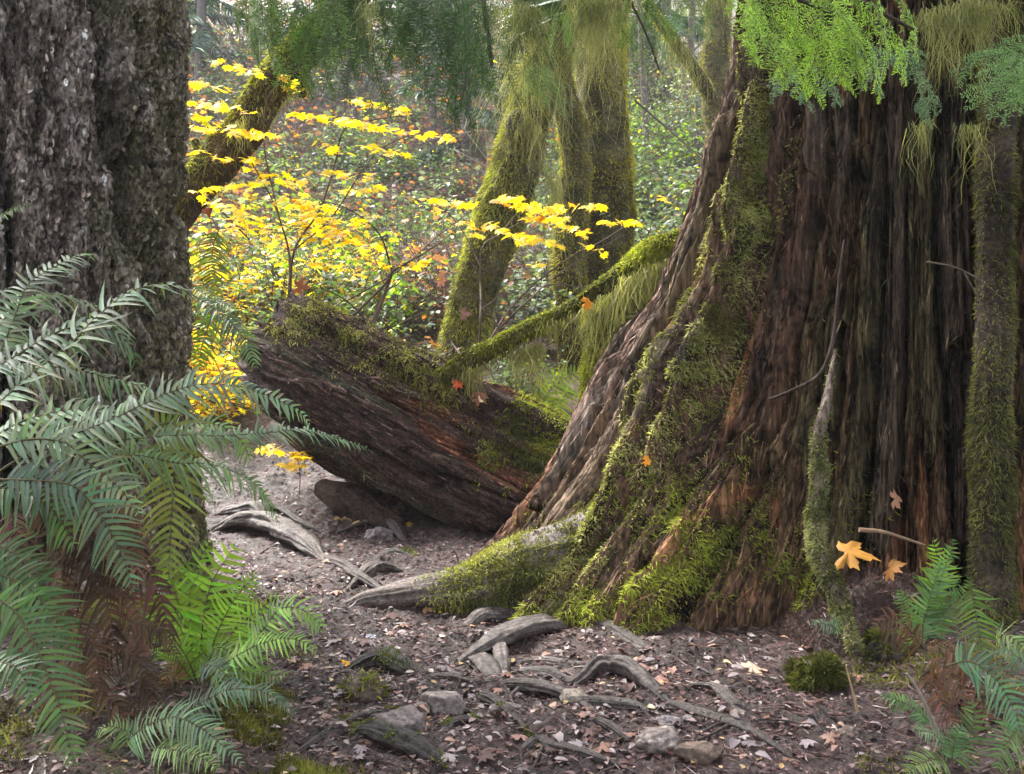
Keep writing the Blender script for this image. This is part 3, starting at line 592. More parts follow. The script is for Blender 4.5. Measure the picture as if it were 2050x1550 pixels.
mossy_trunk('maple_tree', 'pale yellow mossy trunk left of the stump top with a slanting limb', 'tree', [(1440, 560), (1440, 400), (1440, 280), (1432, 160), (1438, 40), (1445, -80)], [11.5] * 6, [30, 28, 26, 27, 26, 26], 11000, ((.36, .31, .08), (.24, .21, .05), (.13, .11, .03)), .35,
    branches=[([(1437, 215), (1400, 155), (1362, 100), (1325, 50), (1290, 0)], [11.4, 11.2, 11, 10.8, 10.6], [15, 13, 12, 10, 9], 3000)], strandspec=[(1330, 60, 1400, 150, 11, 250, .1, .6)])
br = mossy_trunk('mossy_branch', 'fallen branch sheathed in bright moss with curtains hanging toward the stump', 'branch', [(880, 758), (960, 712), (1040, 668), (1120, 628), (1190, 590), (1250, 545), (1310, 505), (1400, 480)], [5.7, 5.7, 5.68, 5.65, 5.6, 5.55, 5.5, 5.45], [15, 20, 18, 13, 16, 20, 26, 26], 22000, ((.46, .50, .06), (.26, .28, .04), (.09, .09, .022)), .45, m=26, L=(.012, .042), W=.0055,
    strandspec=[(930, 745, 1080, 690, 5.65, 1100, .04, .19), (1080, 660, 1180, 620, 5.6, 500, .04, .14), (1180, 620, 1260, 570, 5.5, 800, .1, .5), (1250, 560, 1350, 520, 5.45, 1000, .1, .6), (1300, 540, 1390, 500, 5.4, 600, .1, .4)],
    branches=[([(1300, 520), (1330, 610), (1380, 600)], [5.5, 5.35, 5.3], [11, 10, 8], 2400), ([(1192, 595), (1186, 700), (1168, 860)], [5.6, 5.55, 5.5], [8, 14, 5], 3600), ([(1255, 560), (1246, 660), (1222, 770)], [5.5, 5.5, 5.5], [14, 16, 4], 3400), ([(1318, 510), (1305, 620), (1290, 720)], [5.48, 5.44, 5.42], [18, 16, 4], 3400), ([(1225, 575), (1215, 640), (1205, 700)], [5.55, 5.55, 5.5], [14, 16, 4], 1800), ([(1285, 530), (1275, 600), (1270, 650)], [5.5, 5.5, 5.5], [14, 14, 3], 2200)])
# hemlock trunk at the far right of the stump
def hemlock_trunk():
    pts = [(2000, -150), (2000, 100), (1992, 400), (1988, 700), (1985, 950), (1992, 1250), (2005, 1400)]; ds = [3.75, 3.75, 3.72, 3.7, 3.66, 3.6, 3.5]
    mossy_trunk('hemlock_tree', 'slim flaky barked hemlock trunk at the right edge against the stump', 'tree', pts, ds, [34, 32, 32, 32, 34, 38, 44], 22000, ((.22, .22, .06), (.13, .135, .04), (.07, .065, .025)), .3, L=(.008, .028), W=.004, base=(.06, .045, .036))
hemlock_trunk()

# ------------------------------------------------------------------ ferns
def frond(parent, pts, ds, wpx, col, up=(0, -.55, .85), droop=.25, npin=None, brown=0.0, name='frond', matl=None, fwd=.35, s0=.10, rachis=(.10, .085, .035), label=None):
    pts3 = np.array([P(x, y, d) for (x, y), d in zip(pts, ds)]); n = 60; path = spline(pts3, n)
    u = np.concatenate([[0], np.cumsum(np.linalg.norm(np.diff(path, axis=0), axis=1))]); Lt = u[-1]; dm = float(np.mean(ds))
    ml = wpx / FPX * dm; npin = npin or int(Lt / (ml * .175)); npin = max(14, min(npin, 60))
    s = s0 + (1 - s0) * (np.linspace(0, 1, npin) ** 1.12) * .995
    T, N, B = frames(path, up)
    upv = np.asarray(up, float); N = nrm(upv - T * (T @ upv)[:, None]); B = np.cross(T, N)
    ip = np.clip(s * (n - 1), 0, n - 1.001); i0 = ip.astype(int); f = (ip - i0)[:, None]
    p0 = path[i0] * (1 - f) + path[i0 + 1] * f; t0 = nrm(T[i0]); n0 = N[i0]; b0 = B[i0]
    prof = np.minimum(.62 + 2.2 * s, 1) * np.clip((1 - s) * 2.3, 0, 1) ** .75
    mb = MB(); ts = np.array([0, .1, .3, .55, .8, 1.0]); wp = np.array([.55, 1.0, .92, .75, .45, .03]); K = len(ts)
    w0 = Lt * (1 - s0) / npin * .72
    for sgn in (-1, 1):
        l = ml * prof * (1 + .07 * rng.normal(size=npin)); ok = l > ml * .04
        fw = fwd * (1 + .9 * s ** 3) + .06 * rng.normal(size=npin)
        d = nrm(sgn * b0 + t0 * fw[:, None] + n0 * (.10 + .10 * rng.normal(size=(npin, 1))))
        nn = nrm(n0 - d * np.sum(n0 * d, -1, keepdims=True)); tw = rng.normal(size=(npin, 1)) * .16
        side = np.cross(nn, d); nn2 = nrm(nn * np.cos(tw) + side * np.sin(tw)); side = np.cross(nn2, d)
        dr = droop * (1 + .55 * rng.normal(size=npin)); cv = .12 + .16 * rng.normal(size=npin); l = l * np.where(rng.random(npin) < .05, .5, 1)
        wv = np.minimum(w0, l * .32) * rng.uniform(.85, 1.1, npin)
        base = p0 + rng.normal(size=(npin, 3)) * .0008
        q = base[:, None] + l[:, None, None] * (ts[None, :, None] * d[:, None] - (dr[:, None] * ts[None] ** 2)[..., None] * np.array([0, 0, 1.]) * .8 - (dr[:, None] * .3 * ts[None] ** 2)[..., None] * nn[:, None] + (cv[:, None] * ts[None] ** 2)[..., None] * t0[:, None])
        hw = (wv[:, None] * wp[None] * .5)[..., None]
        wav = (rng.normal(size=(npin, K, 1)) * .12)
        L_ = q - side[:, None] * hw + nn2[:, None] * hw * (.35 + wav); R_ = q + side[:, None] * hw + nn2[:, None] * hw * (.35 - wav)
        v = np.stack([L_, q, R_], 2)[ok]; m = len(v)
        fq = np.array([[a * 3 + j, a * 3 + j + 1, a * 3 + j + 4, a * 3 + j + 3] for a in range(K - 1) for j in range(2)])
        if sgn < 0: fq = fq[:, ::-1]
        c = jitter(col, npin, .18, .09) * (1 + .18 * np.sin(np.linspace(0, 9, npin) + rng.random() * 6))[:, None]
        br_ = rng.random(npin) < brown; c[br_] = jitter((.22, .09, .04), int(br_.sum()), .3)
        tipb = np.linspace(0, 1, K)[None, :, None] ** 4 * (rng.random((npin, 1, 1)) < .12 + brown)
        cc = (c[:, None] * (1 - tipb) + np.array([.26, .15, .05]) * tipb)[:, :, None] * np.array([.96, 1.12, 1.0])[None, None, :, None]
        mb.add(v.reshape(-1, 3), (fq[None] + (np.arange(m) * K * 3)[:, None, None]).reshape(-1, 4), col=cc[ok].reshape(-1, 3))
    add_tube(mb, path, np.interp(np.linspace(0, 1, n), [0, 1], [ml * .026 + .0008, .0006]), 6, rachis)
    o = mb.build(name, matl or M_fern, parent, loc=parent.location)
    if label: o['label'] = label
    return o
def fern(px, py, d, label, fronds, group='sword ferns along the trail'):
    root = thing('sword_fern', P(px, py, d), label, 'fern', group)
    for f in fronds: frond(root, **f)
    return root
F = lambda pts, d0, d1, w, col, **k: dict(pts=pts, ds=list(np.linspace(d0, d1, len(pts))), wpx=w, col=col, **k)
BLU = (.16, .22, .135); MID = (.15, .23, .07); LIME = (.24, .40, .04); OLV = (.19, .215, .055); DKG = (.065, .12, .045)
fern(10, 950, 2.3, 'large blue green sword fern arching across the base of the fir', [
    F([(-40, 850), (34, 774), (137, 692), (191, 637), (253, 589), (308, 571), (359, 576), (390, 600)], 2.15, 2.45, 92, BLU, droop=.5, up=(-.25, -.5, .8)),
    F([(-20, 760), (27, 641), (55, 572), (103, 538), (144, 518), (171, 509), (197, 522)], 2.35, 2.6, 62, BLU, droop=.4),
    F([(-30, 680), (40, 610), (90, 592), (130, 593), (165, 603), (212, 622)], 2.4, 2.6, 58, BLU, droop=.5),
    F([(-50, 760), (26, 716), (100, 672), (150, 655), (215, 660), (255, 690), (275, 735)], 2.2, 2.4, 80, (.075, .125, .07), droop=.4),
    F([(-30, 730), (30, 732), (89, 733), (164, 743), (239, 764), (284, 774), (312, 800)], 2.3, 2.4, 60, BLU, droop=.5),
    F([(-60, 990), (20, 930), (120, 880), (219, 842), (290, 808), (345, 784), (410, 769), (479, 774), (530, 791), (578, 812), (609, 836), (622, 858)], 2.0, 2.3, 78, (.14, .205, .125), droop=.32, s0=.22, up=(0, -.75, .7)),
    F([(-50, 900), (26, 853), (68, 836), (120, 825), (171, 822), (226, 839), (270, 880), (300, 930)], 2.05, 2.25, 92, BLU, droop=.45),
    F([(60, 905), (200, 885), (350, 872), (438, 873), (486, 870), (547, 866), (595, 860), (633, 866), (670, 877), (720, 893), (757, 912)], 2.1, 2.5, 46, (.13, .20, .11), droop=.3, s0=.3, up=(0, -.6, .8)),
    F([(40, 930), (150, 905), (240, 911), (291, 914), (359, 928), (410, 928), (462, 942), (506, 966), (537, 1005), (560, 1052)], 2.1, 2.4, 72, (.13, .21, .09), droop=.4, s0=.25),
    F([(-20, 900), (60, 880), (130, 887), (171, 921), (219, 959), (250, 990), (285, 1040)], 2.0, 2.05, 78, BLU, droop=.25, up=(.3, -.85, .5)),
    F([(-30, 960), (70, 962), (147, 973), (186, 1012), (217, 1058), (244, 1112), (273, 1192)], 1.95, 2.0, 76, (.085, .14, .09), droop=.2, up=(.35, -.85, .5)),
    F([(-40, 960), (20, 985), (75, 1000), (120, 1040), (150, 1100)], 1.95, 2.0, 70, DKG, droop=.3),
])
fern(330, 900, 2.35, 'yellowish fern with one long frond hanging straight down', [
    F([(250, 905), (300, 860), (349, 849), (352, 900), (349, 950), (344, 1027), (340, 1105), (336, 1170)], 2.3, 2.25, 82, OLV, droop=.12, s0=.15, up=(0.05, -1, .15)),
    F([(300, 920), (370, 860), (430, 850), (480, 880), (505, 930)], 2.45, 2.5, 56, MID, droop=.4)])
fern(402, 1372, 2.75, 'bright lime green sword fern standing upright at the trail edge', [
    F([(399, 1368), (402, 1298), (410, 1221), (426, 1163), (460, 1109), (480, 1089)], 2.75, 2.85, 84, LIME, droop=.2, up=(.15, -1, .2), fwd=.25),
    F([(395, 1368), (385, 1300), (362, 1229), (344, 1167), (318, 1100)], 2.78, 2.8, 76, (.19, .31, .04), droop=.2, up=(0, -1, .2)),
    F([(410, 1370), (445, 1314), (464, 1267), (499, 1236), (561, 1190)], 2.75, 2.8, 56, LIME, droop=.2, up=(.2, -1, .3)),
    F([(420, 1380), (468, 1356), (503, 1298), (542, 1240), (566, 1217), (604, 1221), (635, 1244), (652, 1270)], 2.65, 2.6, 62, (.19, .33, .06), droop=.3, s0=.16),
    F([(400, 1370), (410, 1333), (440, 1340), (468, 1370), (490, 1410)], 2.65, 2.5, 42, (.10, .15, .11), droop=.2),
    F([(405, 1375), (430, 1300), (470, 1310), (540, 1350), (590, 1345)], 2.7, 2.6, 44, MID, droop=.3),
    F([(390, 1370), (360, 1330), (340, 1340), (325, 1380)], 2.7, 2.65, 36, (.16, .09, .04), droop=.4, name='frond', matl=M_dead),
    F([(405, 1372), (430, 1280), (470, 1200), (520, 1140)], 2.72, 2.75, 56, (.22, .38, .05), droop=.2, up=(.1, -1, .3)),
    F([(398, 1372), (370, 1310), (330, 1260), (300, 1240)], 2.7, 2.68, 52, (.17, .30, .05), droop=.2, up=(0, -1, .3)),
    F([(405, 1374), (450, 1330), (520, 1290), (590, 1280), (640, 1310)], 2.62, 2.55, 48, (.20, .34, .06), droop=.3),
    F([(400, 1372), (385, 1250), (380, 1190), (400, 1120), (430, 1075)], 2.85, 2.9, 60, (.18, .31, .04), up=(0, -1, .2))])
fern(300, 1480, 2.35, 'low sea green fern in the bottom left corner of the trail bank', [
    F([(235, 1500), (264, 1475), (300, 1450), (348, 1436), (398, 1455), (433, 1482), (490, 1535)], 2.3, 2.2, 54, (.14, .22, .12), droop=.3, up=(0, -.75, .7)),
    F([(330, 1470), (364, 1430), (422, 1397), (464, 1380), (518, 1383), (561, 1403), (597, 1432)], 2.4, 2.4, 40, (.10, .155, .09), droop=.4),
    F([(300, 1490), (260, 1465), (217, 1455), (190, 1470)], 2.3, 2.3, 34, MID, droop=.3),
    F([(300, 1500), (340, 1500), (400, 1515), (440, 1545)], 2.25, 2.15, 40, MID, droop=.3)])
fern(-20, 1230, 2.0, 'dark green fern with broad fronds trailing down the left edge', [
    F([(-40, 1180), (27, 1221), (58, 1271), (80, 1310), (101, 1368), (120, 1414), (132, 1465), (155, 1545)], 1.9, 1.8, 78, (.08, .14, .05), droop=.15, up=(.25, -1, .35)),
    F([(-60, 1330), (0, 1325), (40, 1345), (65, 1400)], 1.85, 1.8, 62, (.08, .15, .07), droop=.3),
    F([(-60, 1140), (0, 1150), (60, 1180), (120, 1250), (150, 1320)], 2.0, 1.95, 70, (.065, .12, .045), droop=.2, up=(.2, -1, .3)),
    F([(-40, 1080), (30, 1110), (80, 1170), (100, 1230)], 2.05, 2.0, 60, DKG, droop=.2, up=(.2, -1, .3))])
# dead brown fronds under the big fern
dead = thing('dead_fern', P(150, 1000, 2.45), 'withered rust brown fern skirt drooping below the green fern', 'fern')
for pts, w in (([(60, 960), (140, 1010), (180, 1100), (190, 1200)], 60), ([(140, 960), (220, 1000), (260, 1080), (280, 1180)], 52), ([(60, 1000), (110, 1080), (130, 1190), (140, 1290)], 60), ([(120, 1040), (190, 1130), (220, 1230), (230, 1330)], 60), ([(200, 980), (260, 1010), (275, 1060), (280, 1120)], 36), ([(20, 1010), (40, 1100), (50, 1180)], 50), ([(180, 1150), (250, 1180), (280, 1250), (285, 1330)], 44), ([(150, 1250), (190, 1300), (200, 1400)], 46), ([(90, 1180), (150, 1240), (170, 1330), (180, 1420)], 50), ([(230, 1120), (300, 1150), (330, 1230), (335, 1310)], 46), ([(180, 1290), (260, 1310), (300, 1370), (310, 1440)], 44), ([(120, 1330), (200, 1380), (250, 1440), (260, 1510)], 44), ([(250, 1240), (330, 1270), (360, 1330)], 34), ([(20, 1250), (90, 1330), (110, 1420), (110, 1510)], 46), ([(200, 1400), (270, 1420), (330, 1480), (345, 1530)], 36)):
    frond(dead, pts, list(np.linspace(2.5, 2.45, len(pts)) - .12 * (pts[0][1] > 1200)), w * rng.uniform(.7, 1.1), jitter((.095, .05, .03), 1, .35)[0], up=(.1, -1, .3), droop=.9, matl=M_dead, npin=22, rachis=(.09, .04, .025))
fern(1852, 1290, 3.05, 'upright narrow fern at the right foot of the stump', [
    F([(1849, 1290), (1862, 1230), (1874, 1183), (1878, 1128), (1867, 1075)], 3.05, 3.1, 46, (.15, .25, .03), droop=.15, up=(0, -1, .15), fwd=.2),
    F([(1852, 1290), (1866, 1240), (1882, 1165), (1904, 1102), (1910, 1076)], 3.0, 3.02, 42, (.10, .19, .06), droop=.15, up=(.1, -1, .15), fwd=.2),
    F([(1846, 1290), (1850, 1240), (1870, 1170), (1885, 1120)], 2.98, 3.0, 44, (.09, .17, .08), droop=.15, up=(0, -1, .2)),
    F([(1840, 1300), (1830, 1270), (1812, 1220), (1800, 1178)], 3.0, 2.98, 34, (.10, .19, .06), droop=.15, up=(0, -1, .2)),
    F([(1850, 1290), (1893, 1225), (1922, 1198), (1937, 1179), (1942, 1150)], 3.0, 2.95, 40, (.09, .17, .07), droop=.25, up=(0, -1, .3)),
    F([(1850, 1295), (1880, 1290), (1910, 1300), (1930, 1330)], 3.0, 2.9, 34, (.16, .09, .045), droop=.4, matl=M_dead)])
fern(1990, 1300, 2.75, 'olive fern with one drooping frond beside the hemlock trunk', [
    F([(1940, 1165), (1948, 1195), (1955, 1238), (1962, 1280), (1970, 1330)], 2.8, 2.75, 52, (.10, .17, .035), droop=.1, up=(-.1, -1, .15)),
    F([(1990, 1290), (2010, 1270), (2040, 1290), (2070, 1330)], 2.7, 2.6, 50, MID, droop=.3)])
fern(2030, 1380, 2.5, 'pale minty fern spilling in from the right edge', [
    F([(1895, 1333), (1925, 1325), (1951, 1328), (1995, 1362), (2030, 1421), (2050, 1480)], 2.45, 2.35, 56, (.10, .19, .11), droop=.2, up=(-.1, -.9, .5)),
    F([(2070, 1440), (2040, 1460), (2010, 1500), (1995, 1545)], 2.4, 2.3, 52, (.10, .18, .05), droop=.2, up=(0, -1, .3)),
    F([(2080, 1360), (2030, 1310), (1990, 1300)], 2.5, 2.5, 50, (.08, .15, .08), droop=.3)])
fern(1900, 1480, 2.6, 'small pale fern low in the bottom right corner', [
    F([(1900, 1525), (1890, 1495), (1866, 1468), (1823, 1460)], 2.55, 2.5, 36, (.12, .22, .10), droop=.2),
    F([(1905, 1525), (1910, 1490), (1918, 1465), (1930, 1450)], 2.5, 2.5, 34, (.10, .19, .09), droop=.2),
    F([(1872, 1456), (1849, 1435), (1812, 1408), (1758, 1390)], 2.65, 2.7, 34, (.08, .17, .05), droop=.25),
    F([(1905, 1530), (1930, 1500), (1950, 1440), (1940, 1400)], 2.5, 2.55, 46, (.09, .15, .05), droop=.2, up=(0, -1, .2)),
    F([(1900, 1530), (1870, 1520), (1840, 1530), (1810, 1550)], 2.5, 2.4, 40, MID, droop=.2)])
d2 = thing('dead_fern', P(1900, 1330, 2.85), 'rusty dead fronds below the ferns on the right bank', 'fern')
for pts in ([(1850, 1310), (1890, 1340), (1930, 1390), (1960, 1450)], [(1880, 1290), (1930, 1330), (1970, 1400), (1985, 1480)], [(1850, 1300), (1810, 1250), (1770, 1240), (1745, 1260)], [(1860, 1330), (1880, 1400), (1920, 1460)]):
    frond(d2, pts, list(np.linspace(2.9, 2.75, len(pts))), 36, (.12, .055, .032), up=(.1, -1, .4), droop=.7, matl=M_dead, npin=20)
fern(1660, 1275, 3.3, 'tiny pale fern sprig beside the hanging root', [F([(1684, 1268), (1660, 1252), (1622, 1246)], 3.28, 3.25, 22, (.14, .22, .14), npin=16), F([(1684, 1268), (1675, 1245), (1655, 1228)], 3.28, 3.25, 16, (.12, .20, .12), npin=14)])
fern(1080, 850, 6.9, 'yellow green fern growing in the gap beyond the log', [
    F([(1075, 850), (1085, 810), (1110, 772), (1165, 738)], 6.7, 6.6, 46, (.17, .24, .03), droop=.15, up=(0, -1, .4)),
    F([(1070, 850), (1050, 810), (1045, 780)], 6.8, 6.8, 36, (.16, .22, .03), up=(0, -1, .3)),
    F([(1080, 850), (1115, 810), (1140, 785), (1160, 790)], 6.7, 6.6, 36, (.17, .24, .03), up=(0, -1, .3))])
fern(420, 640, 5.2, 'fern fronds hanging beside the right edge of the fir', [
    F([(440, 455), (428, 490), (424, 540), (428, 600)], 5.2, 5.1, 44, (.12, .15, .05), droop=.15, up=(0, -1, .2), npin=24),
    F([(385, 590), (420, 612), (455, 640), (490, 680), (515, 742)], 5.0, 4.9, 42, (.085, .14, .08), droop=.35),
    F([(430, 620), (415, 660), (402, 700), (398, 748)], 5.2, 5.1, 44, (.14, .21, .035), droop=.15, up=(0, -1, .2)),
    F([(380, 560), (395, 580), (430, 600), (470, 620)], 5.1, 5.0, 30, MID, droop=.3)])
fern(-10, 470, 3.2, 'fern tip poking in from the left across the bark', [F([(-30, 450), (10, 428), (40, 415), (72, 412)], 3.1, 3.1, 26, (.12, .18, .07), npin=18)])

# ------------------------------------------------------------------ hemlock boughs
def spray_template(seed, n_side=7, L=.30):
    r = np.random.default_rng(seed); mb = MB(); tw = []
    main = np.array([[0, 0, 0], [L * .35, .01 * r.normal(), -.01], [L * .7, .02 * r.normal(), -.035], [L, .02 * r.normal(), -.075]])
    mp = spline(main, 40); tw.append((mp, .0011))
    for k in range(n_side):
        for sg in (-1, 1):
            s = .06 + .88 * (k + .5 * (sg > 0) * .8 + .2 * r.random()) / n_side
            ln = L * .52 * (1 - s) ** .8 * (.35 + .95 * r.random()) * (1 if r.random() > .12 else .4) + .012
            i = int(s * 39); p = mp[i]; a = math.radians(r.uniform(38, 62)); q = np.array([math.cos(a), sg * math.sin(a), -.12])
            pts = np.array([p, p + q * ln * .5, p + q * ln + [ln * .12, 0, -ln * .18]]); sp = spline(pts, 14); tw.append((sp, .0007))
            if ln > .095:
                for kk in range(int(ln / .045)):
                    s2 = .2 + .7 * kk / max(1, int(ln / .045)); p2 = sp[int(s2 * 13)]; sg2 = 1 if kk % 2 else -1
                    a2 = math.atan2(q[1], q[0]) + sg2 * math.radians(48); q2 = np.array([math.cos(a2), math.sin(a2), -.15]); l2 = ln * .38 * (1 - s2 * .7) * r.uniform(.7, 1.2)
                    tw.append((spline(np.array([p2, p2 + q2 * l2 * .5, p2 + q2 * l2 + [0, 0, -l2 * .1]]), 8), .0005))
    P0, D0, L0, C0, K0 = [], [], [], [], []
    for kk_, (path, rad) in enumerate(tw):
        ln = np.linalg.norm(np.diff(path, axis=0), axis=1).sum(); n = max(4, int(ln / .0046)); u = (np.arange(n) + .5) / n * (len(path) - 1); i = np.minimum(u.astype(int), len(path) - 2); f = (u - i)[:, None]
        p = path[i] * (1 - f) + path[i + 1] * f; t = nrm(np.diff(path, axis=0))[i]; side = nrm(np.cross(np.array([0, 0, 1.]), t)); sg = np.where(np.arange(n) % 2, 1, -1)[:, None]
        d = nrm(side * sg + t * r.uniform(.3, .75, (n, 1)) + np.array([0, 0, 1.]) * r.normal(size=(n, 1)) * .28)
        P0.append(p); D0.append(d); K0.append(np.full(n, kk_)); C0.append(np.clip(r.normal() * .28 + .35 * u / len(path) + .3, 0, 1)); L0.append(r.uniform(.012, .021, n) * np.clip(1.25 - .5 * u / len(path), .5, 1))
    P0, D0, L0, C0 = np.concatenate(P0), np.concatenate(D0), np.concatenate(L0), np.concatenate(C0)
    return P0, D0, L0, tw, C0, np.concatenate(K0)
SPRAYS = [spray_template(s) for s in (1, 2, 3, 4)]
def bough(label, specs, colA, colB, group, d, lacy=(), stems=()):
    """specs: (base px, tip px, size factor, depth offset, tilt)"""
    root = thing('hemlock_bough', P(*specs[0][0], d), label, 'branch', group)
    nb, tb = MB(), MB()
    for (b, t, sf, dz, tilt) in specs:
        pb = P(b[0], b[1], d + dz); pt = P(t[0], t[1], d + dz - .02 + .1 * tilt); X = pt - pb; ln = np.linalg.norm(X); X = X / ln
        Nn = np.array([.15 * tilt + .2 * rng.normal(), -1.0 + .25 * rng.normal(), .75 + .2 * rng.normal()]); Nn = nrm(Nn - X * (Nn @ X)); Y = np.cross(Nn, X); Rm = np.stack([X, Y, Nn], 1)
        P0, D0, L0, tw, C0, K0 = SPRAYS[rng.integers(0, 4)]; sc_ = ln / .30; on = rng.random(len(tw)) < min(1, .15 + sc_ * .85); on[0] = True; kp = on[K0] & (rng.random(len(K0)) < min(1, .35 + sc_ * .65)); P0, D0, L0, C0 = P0[kp], D0[kp], L0[kp], C0[kp]; tw = [t_ for t_, o_ in zip(tw, on) if o_]
        n = len(P0); wp = (P0 * np.array([1, sf, 1]) * sc_) @ Rm.T + pb; wd = D0 @ Rm.T; ll = L0 * (.5 + .5 * sc_)
        sd = nrm(np.cross(wd, Nn + rng.normal(size=(n, 3)) * .25)); w = np.full((n, 1), .0016) * (.6 + .4 * sc_)
        c = mixc(np.array(colA) * .8, np.array(colB) * 1.15, np.clip(rng.random() * .35 + C0 * .75 + .15 * rng.random(n), 0, 1)); c = c * (1 + .15 * rng.normal(size=(n, 1)))
        v = np.stack([wp - sd * w * .6, wp + sd * w * .6, wp + wd * ll[:, None] * .8 + sd * w, wp + wd * ll[:, None] * .8 - sd * w, wp + wd * ll[:, None]], 1)
        k = np.arange(n)[:, None] * 5; nb.add(v.reshape(-1, 3), k + np.array([[0, 1, 2, 3]]), k + np.array([[3, 2, 4]]), np.repeat(np.clip(c, .01, .9), 5, 0))
        for path, rad in tw[:60]: add_tube(tb, ((path * np.array([1, sf, 1])) * sc_) @ Rm.T + pb, rad * sc_ * .8, 4, (.07, .05, .03), cap=False)
    for pts, r0, r1 in stems:
        pth = spline([P(x, y, d + .05) for x, y in pts], 40); add_tube(tb, pth, np.linspace(r0, r1, 40) / FPX * d, 8, (.055, .04, .03))
    nb.build('needles', M_needle, root, loc=root.location); tb.build('twigs', M_twig, root, loc=root.location)
    if lacy:
        ms = MB()
        for (x0, y0, x1, y1, dd, cnt, l0, l1) in lacy:
            rts = np.array([P(x0 + (x1 - x0) * q, y0 + (y1 - y0) * q, dd) for q in rng.random(30)]); strands(ms, rts, cnt, (l0, l1), .0013, ((.20, .21, .08), (.33, .33, .15)), .02)
        ms.build('hanging_moss', M_moss, root, loc=root.location)
    return root
DA, DB = (.035, .07, .02), (.11, .20, .035)  # dark greens put the backlit shade of these boughs into the needle colour
bg = 'hemlock boughs hanging into the top of the view'
def hang(xs, y0, lows, jx=30, sf=.8):
    out = []
    for x, lo in zip(xs, lows):
        out.append(((x + random.uniform(-jx, jx), y0 + random.uniform(-40, 20)), (x + random.uniform(-jx, jx), lo), sf * random.uniform(.8, 1.2), random.uniform(-.3, .3), random.uniform(-1, 1)))
    return out
bough('dark hemlock bough hanging at the top beside the fir trunk', hang(range(500, 690, 33), -30, [105, 135, 185, 160, 180, 160], 12, .5) + hang([540, 640], -70, [60, 80], 25, .6), DA, DB, bg, 2.5,
      lacy=[(490, 10, 530, 10, 2.45, 60, .06, .2), (730, 5, 760, 20, 2.5, 90, .06, .16)], stems=[([(430, -60), (560, -40), (700, -30)], 8, 4)])
bough('dark hemlock bough with the longest drooping tips at top centre', hang([690, 715, 735, 770, 800, 835, 862, 890, 905, 930, 950], -30, [150, 190, 220, 150, 130, 165, 190, 245, 215, 238, 180], 10, .5) + hang([760, 860], -70, [60, 90], 30, .6), DA, (.06, .12, .035), bg, 2.6,
      stems=[([(640, -50), (800, -30), (960, -40)], 8, 4), ([(820, 40), (795, 80), (770, 130)], 4, 2), ([(965, -20), (975, 60), (985, 135)], 6, 4)])
bough('thinner hemlock bough with hanging moss left of the maple trunks', hang(range(960, 1130, 34), -30, [120, 150, 130, 190, 160, 200, 180, 150, 140, 120]), DA, (.07, .13, .04), bg, 3.8,
      lacy=[(960, 10, 1010, 20, 3.7, 120, .1, .45), (1035, 10, 1080, 20, 3.7, 200, .15, .6), (1130, 0, 1200, 5, 3.6, 260, .12, .36), (1190, -10, 1250, 0, 3.6, 200, .08, .22)])
bough('soft green hemlock sprig crossing in front of the maple trunk', [((1050, 130), (1148, 212), .9, 0, 0), ((1060, 140), (1090, 210), .8, .05, 0), ((1040, 110), (1130, 170), .8, 0, .3)], (.09, .17, .06), (.13, .22, .08), bg, 4.2)
bough('sparse dark hemlock twigs above the gap left of the stump', hang(range(1270, 1470, 40), -40, [90, 140, 80, 60, 70]), DA, DB, bg, 3.6, lacy=[(1325, 60, 1380, 100, 3.6, 120, .06, .22), (1400, 0, 1470, 0, 3.6, 100, .05, .15)], stems=[([(1250, -20), (1290, 60), (1320, 140)], 3, 2)])
LA, LB = (.13, .26, .025), (.32, .50, .05)  # brighter greens put the front light on the right boughs into their colour
def fan_specs(xs, y0, lows, dx, sf=.9, jx=25):
    return [((x + random.uniform(-jx, jx), y0 + random.uniform(-30, 30)), (x + dx + random.uniform(-jx, jx), lo + random.uniform(-12, 12)), sf * random.uniform(.8, 1.2), random.uniform(-.25, .25), random.uniform(-1, 1)) for x, lo in zip(xs, lows)]
bough('bright lime hemlock bough draped over the left of the stump top', fan_specs([1460, 1500, 1540, 1580, 1630], -40, [80, 110, 140, 120, 150], 35, .7, 12) + fan_specs([1530, 1580, 1625, 1665], 30, [150, 185, 200, 165], 45, .6, 12) + fan_specs([1480, 1700], -10, [105, 170], 40, .6), LA, LB, bg, 2.5,
      stems=[([(1400, -80), (1550, -20), (1700, 40)], 7, 3)])
bough('bright hemlock bough reaching right over the stump with drooping tips', fan_specs([1640, 1690, 1740, 1790], -40, [100, 130, 150, 110], 70, .7, 12) + fan_specs([1690, 1730, 1765], 50, [175, 190, 160], 70, .55, 10), LA, LB, bg, 2.4, stems=[([(1600, -80), (1700, -10), (1830, 60)], 7, 3)])
bough('bluish green hemlock sprays below the lime bough', [((1620, 120), (1640, 215), .9, 0, 0), ((1590, 130), (1610, 200), .8, 0, 0), ((1650, 140), (1690, 205), .8, .05, 0), ((1700, 80), (1790, 175), .9, 0, 0), ((1740, 90), (1830, 150), .8, 0, 0), ((1780, 80), (1870, 160), .8, .1, 0), ((1850, 160), (1880, 250), .8, .1, 0), ((1840, 170), (1855, 235), .7, .1, 0), ((1560, 140), (1545, 200), .6, .1, 0)], (.11, .20, .12), (.19, .30, .18), bg, 3.2)
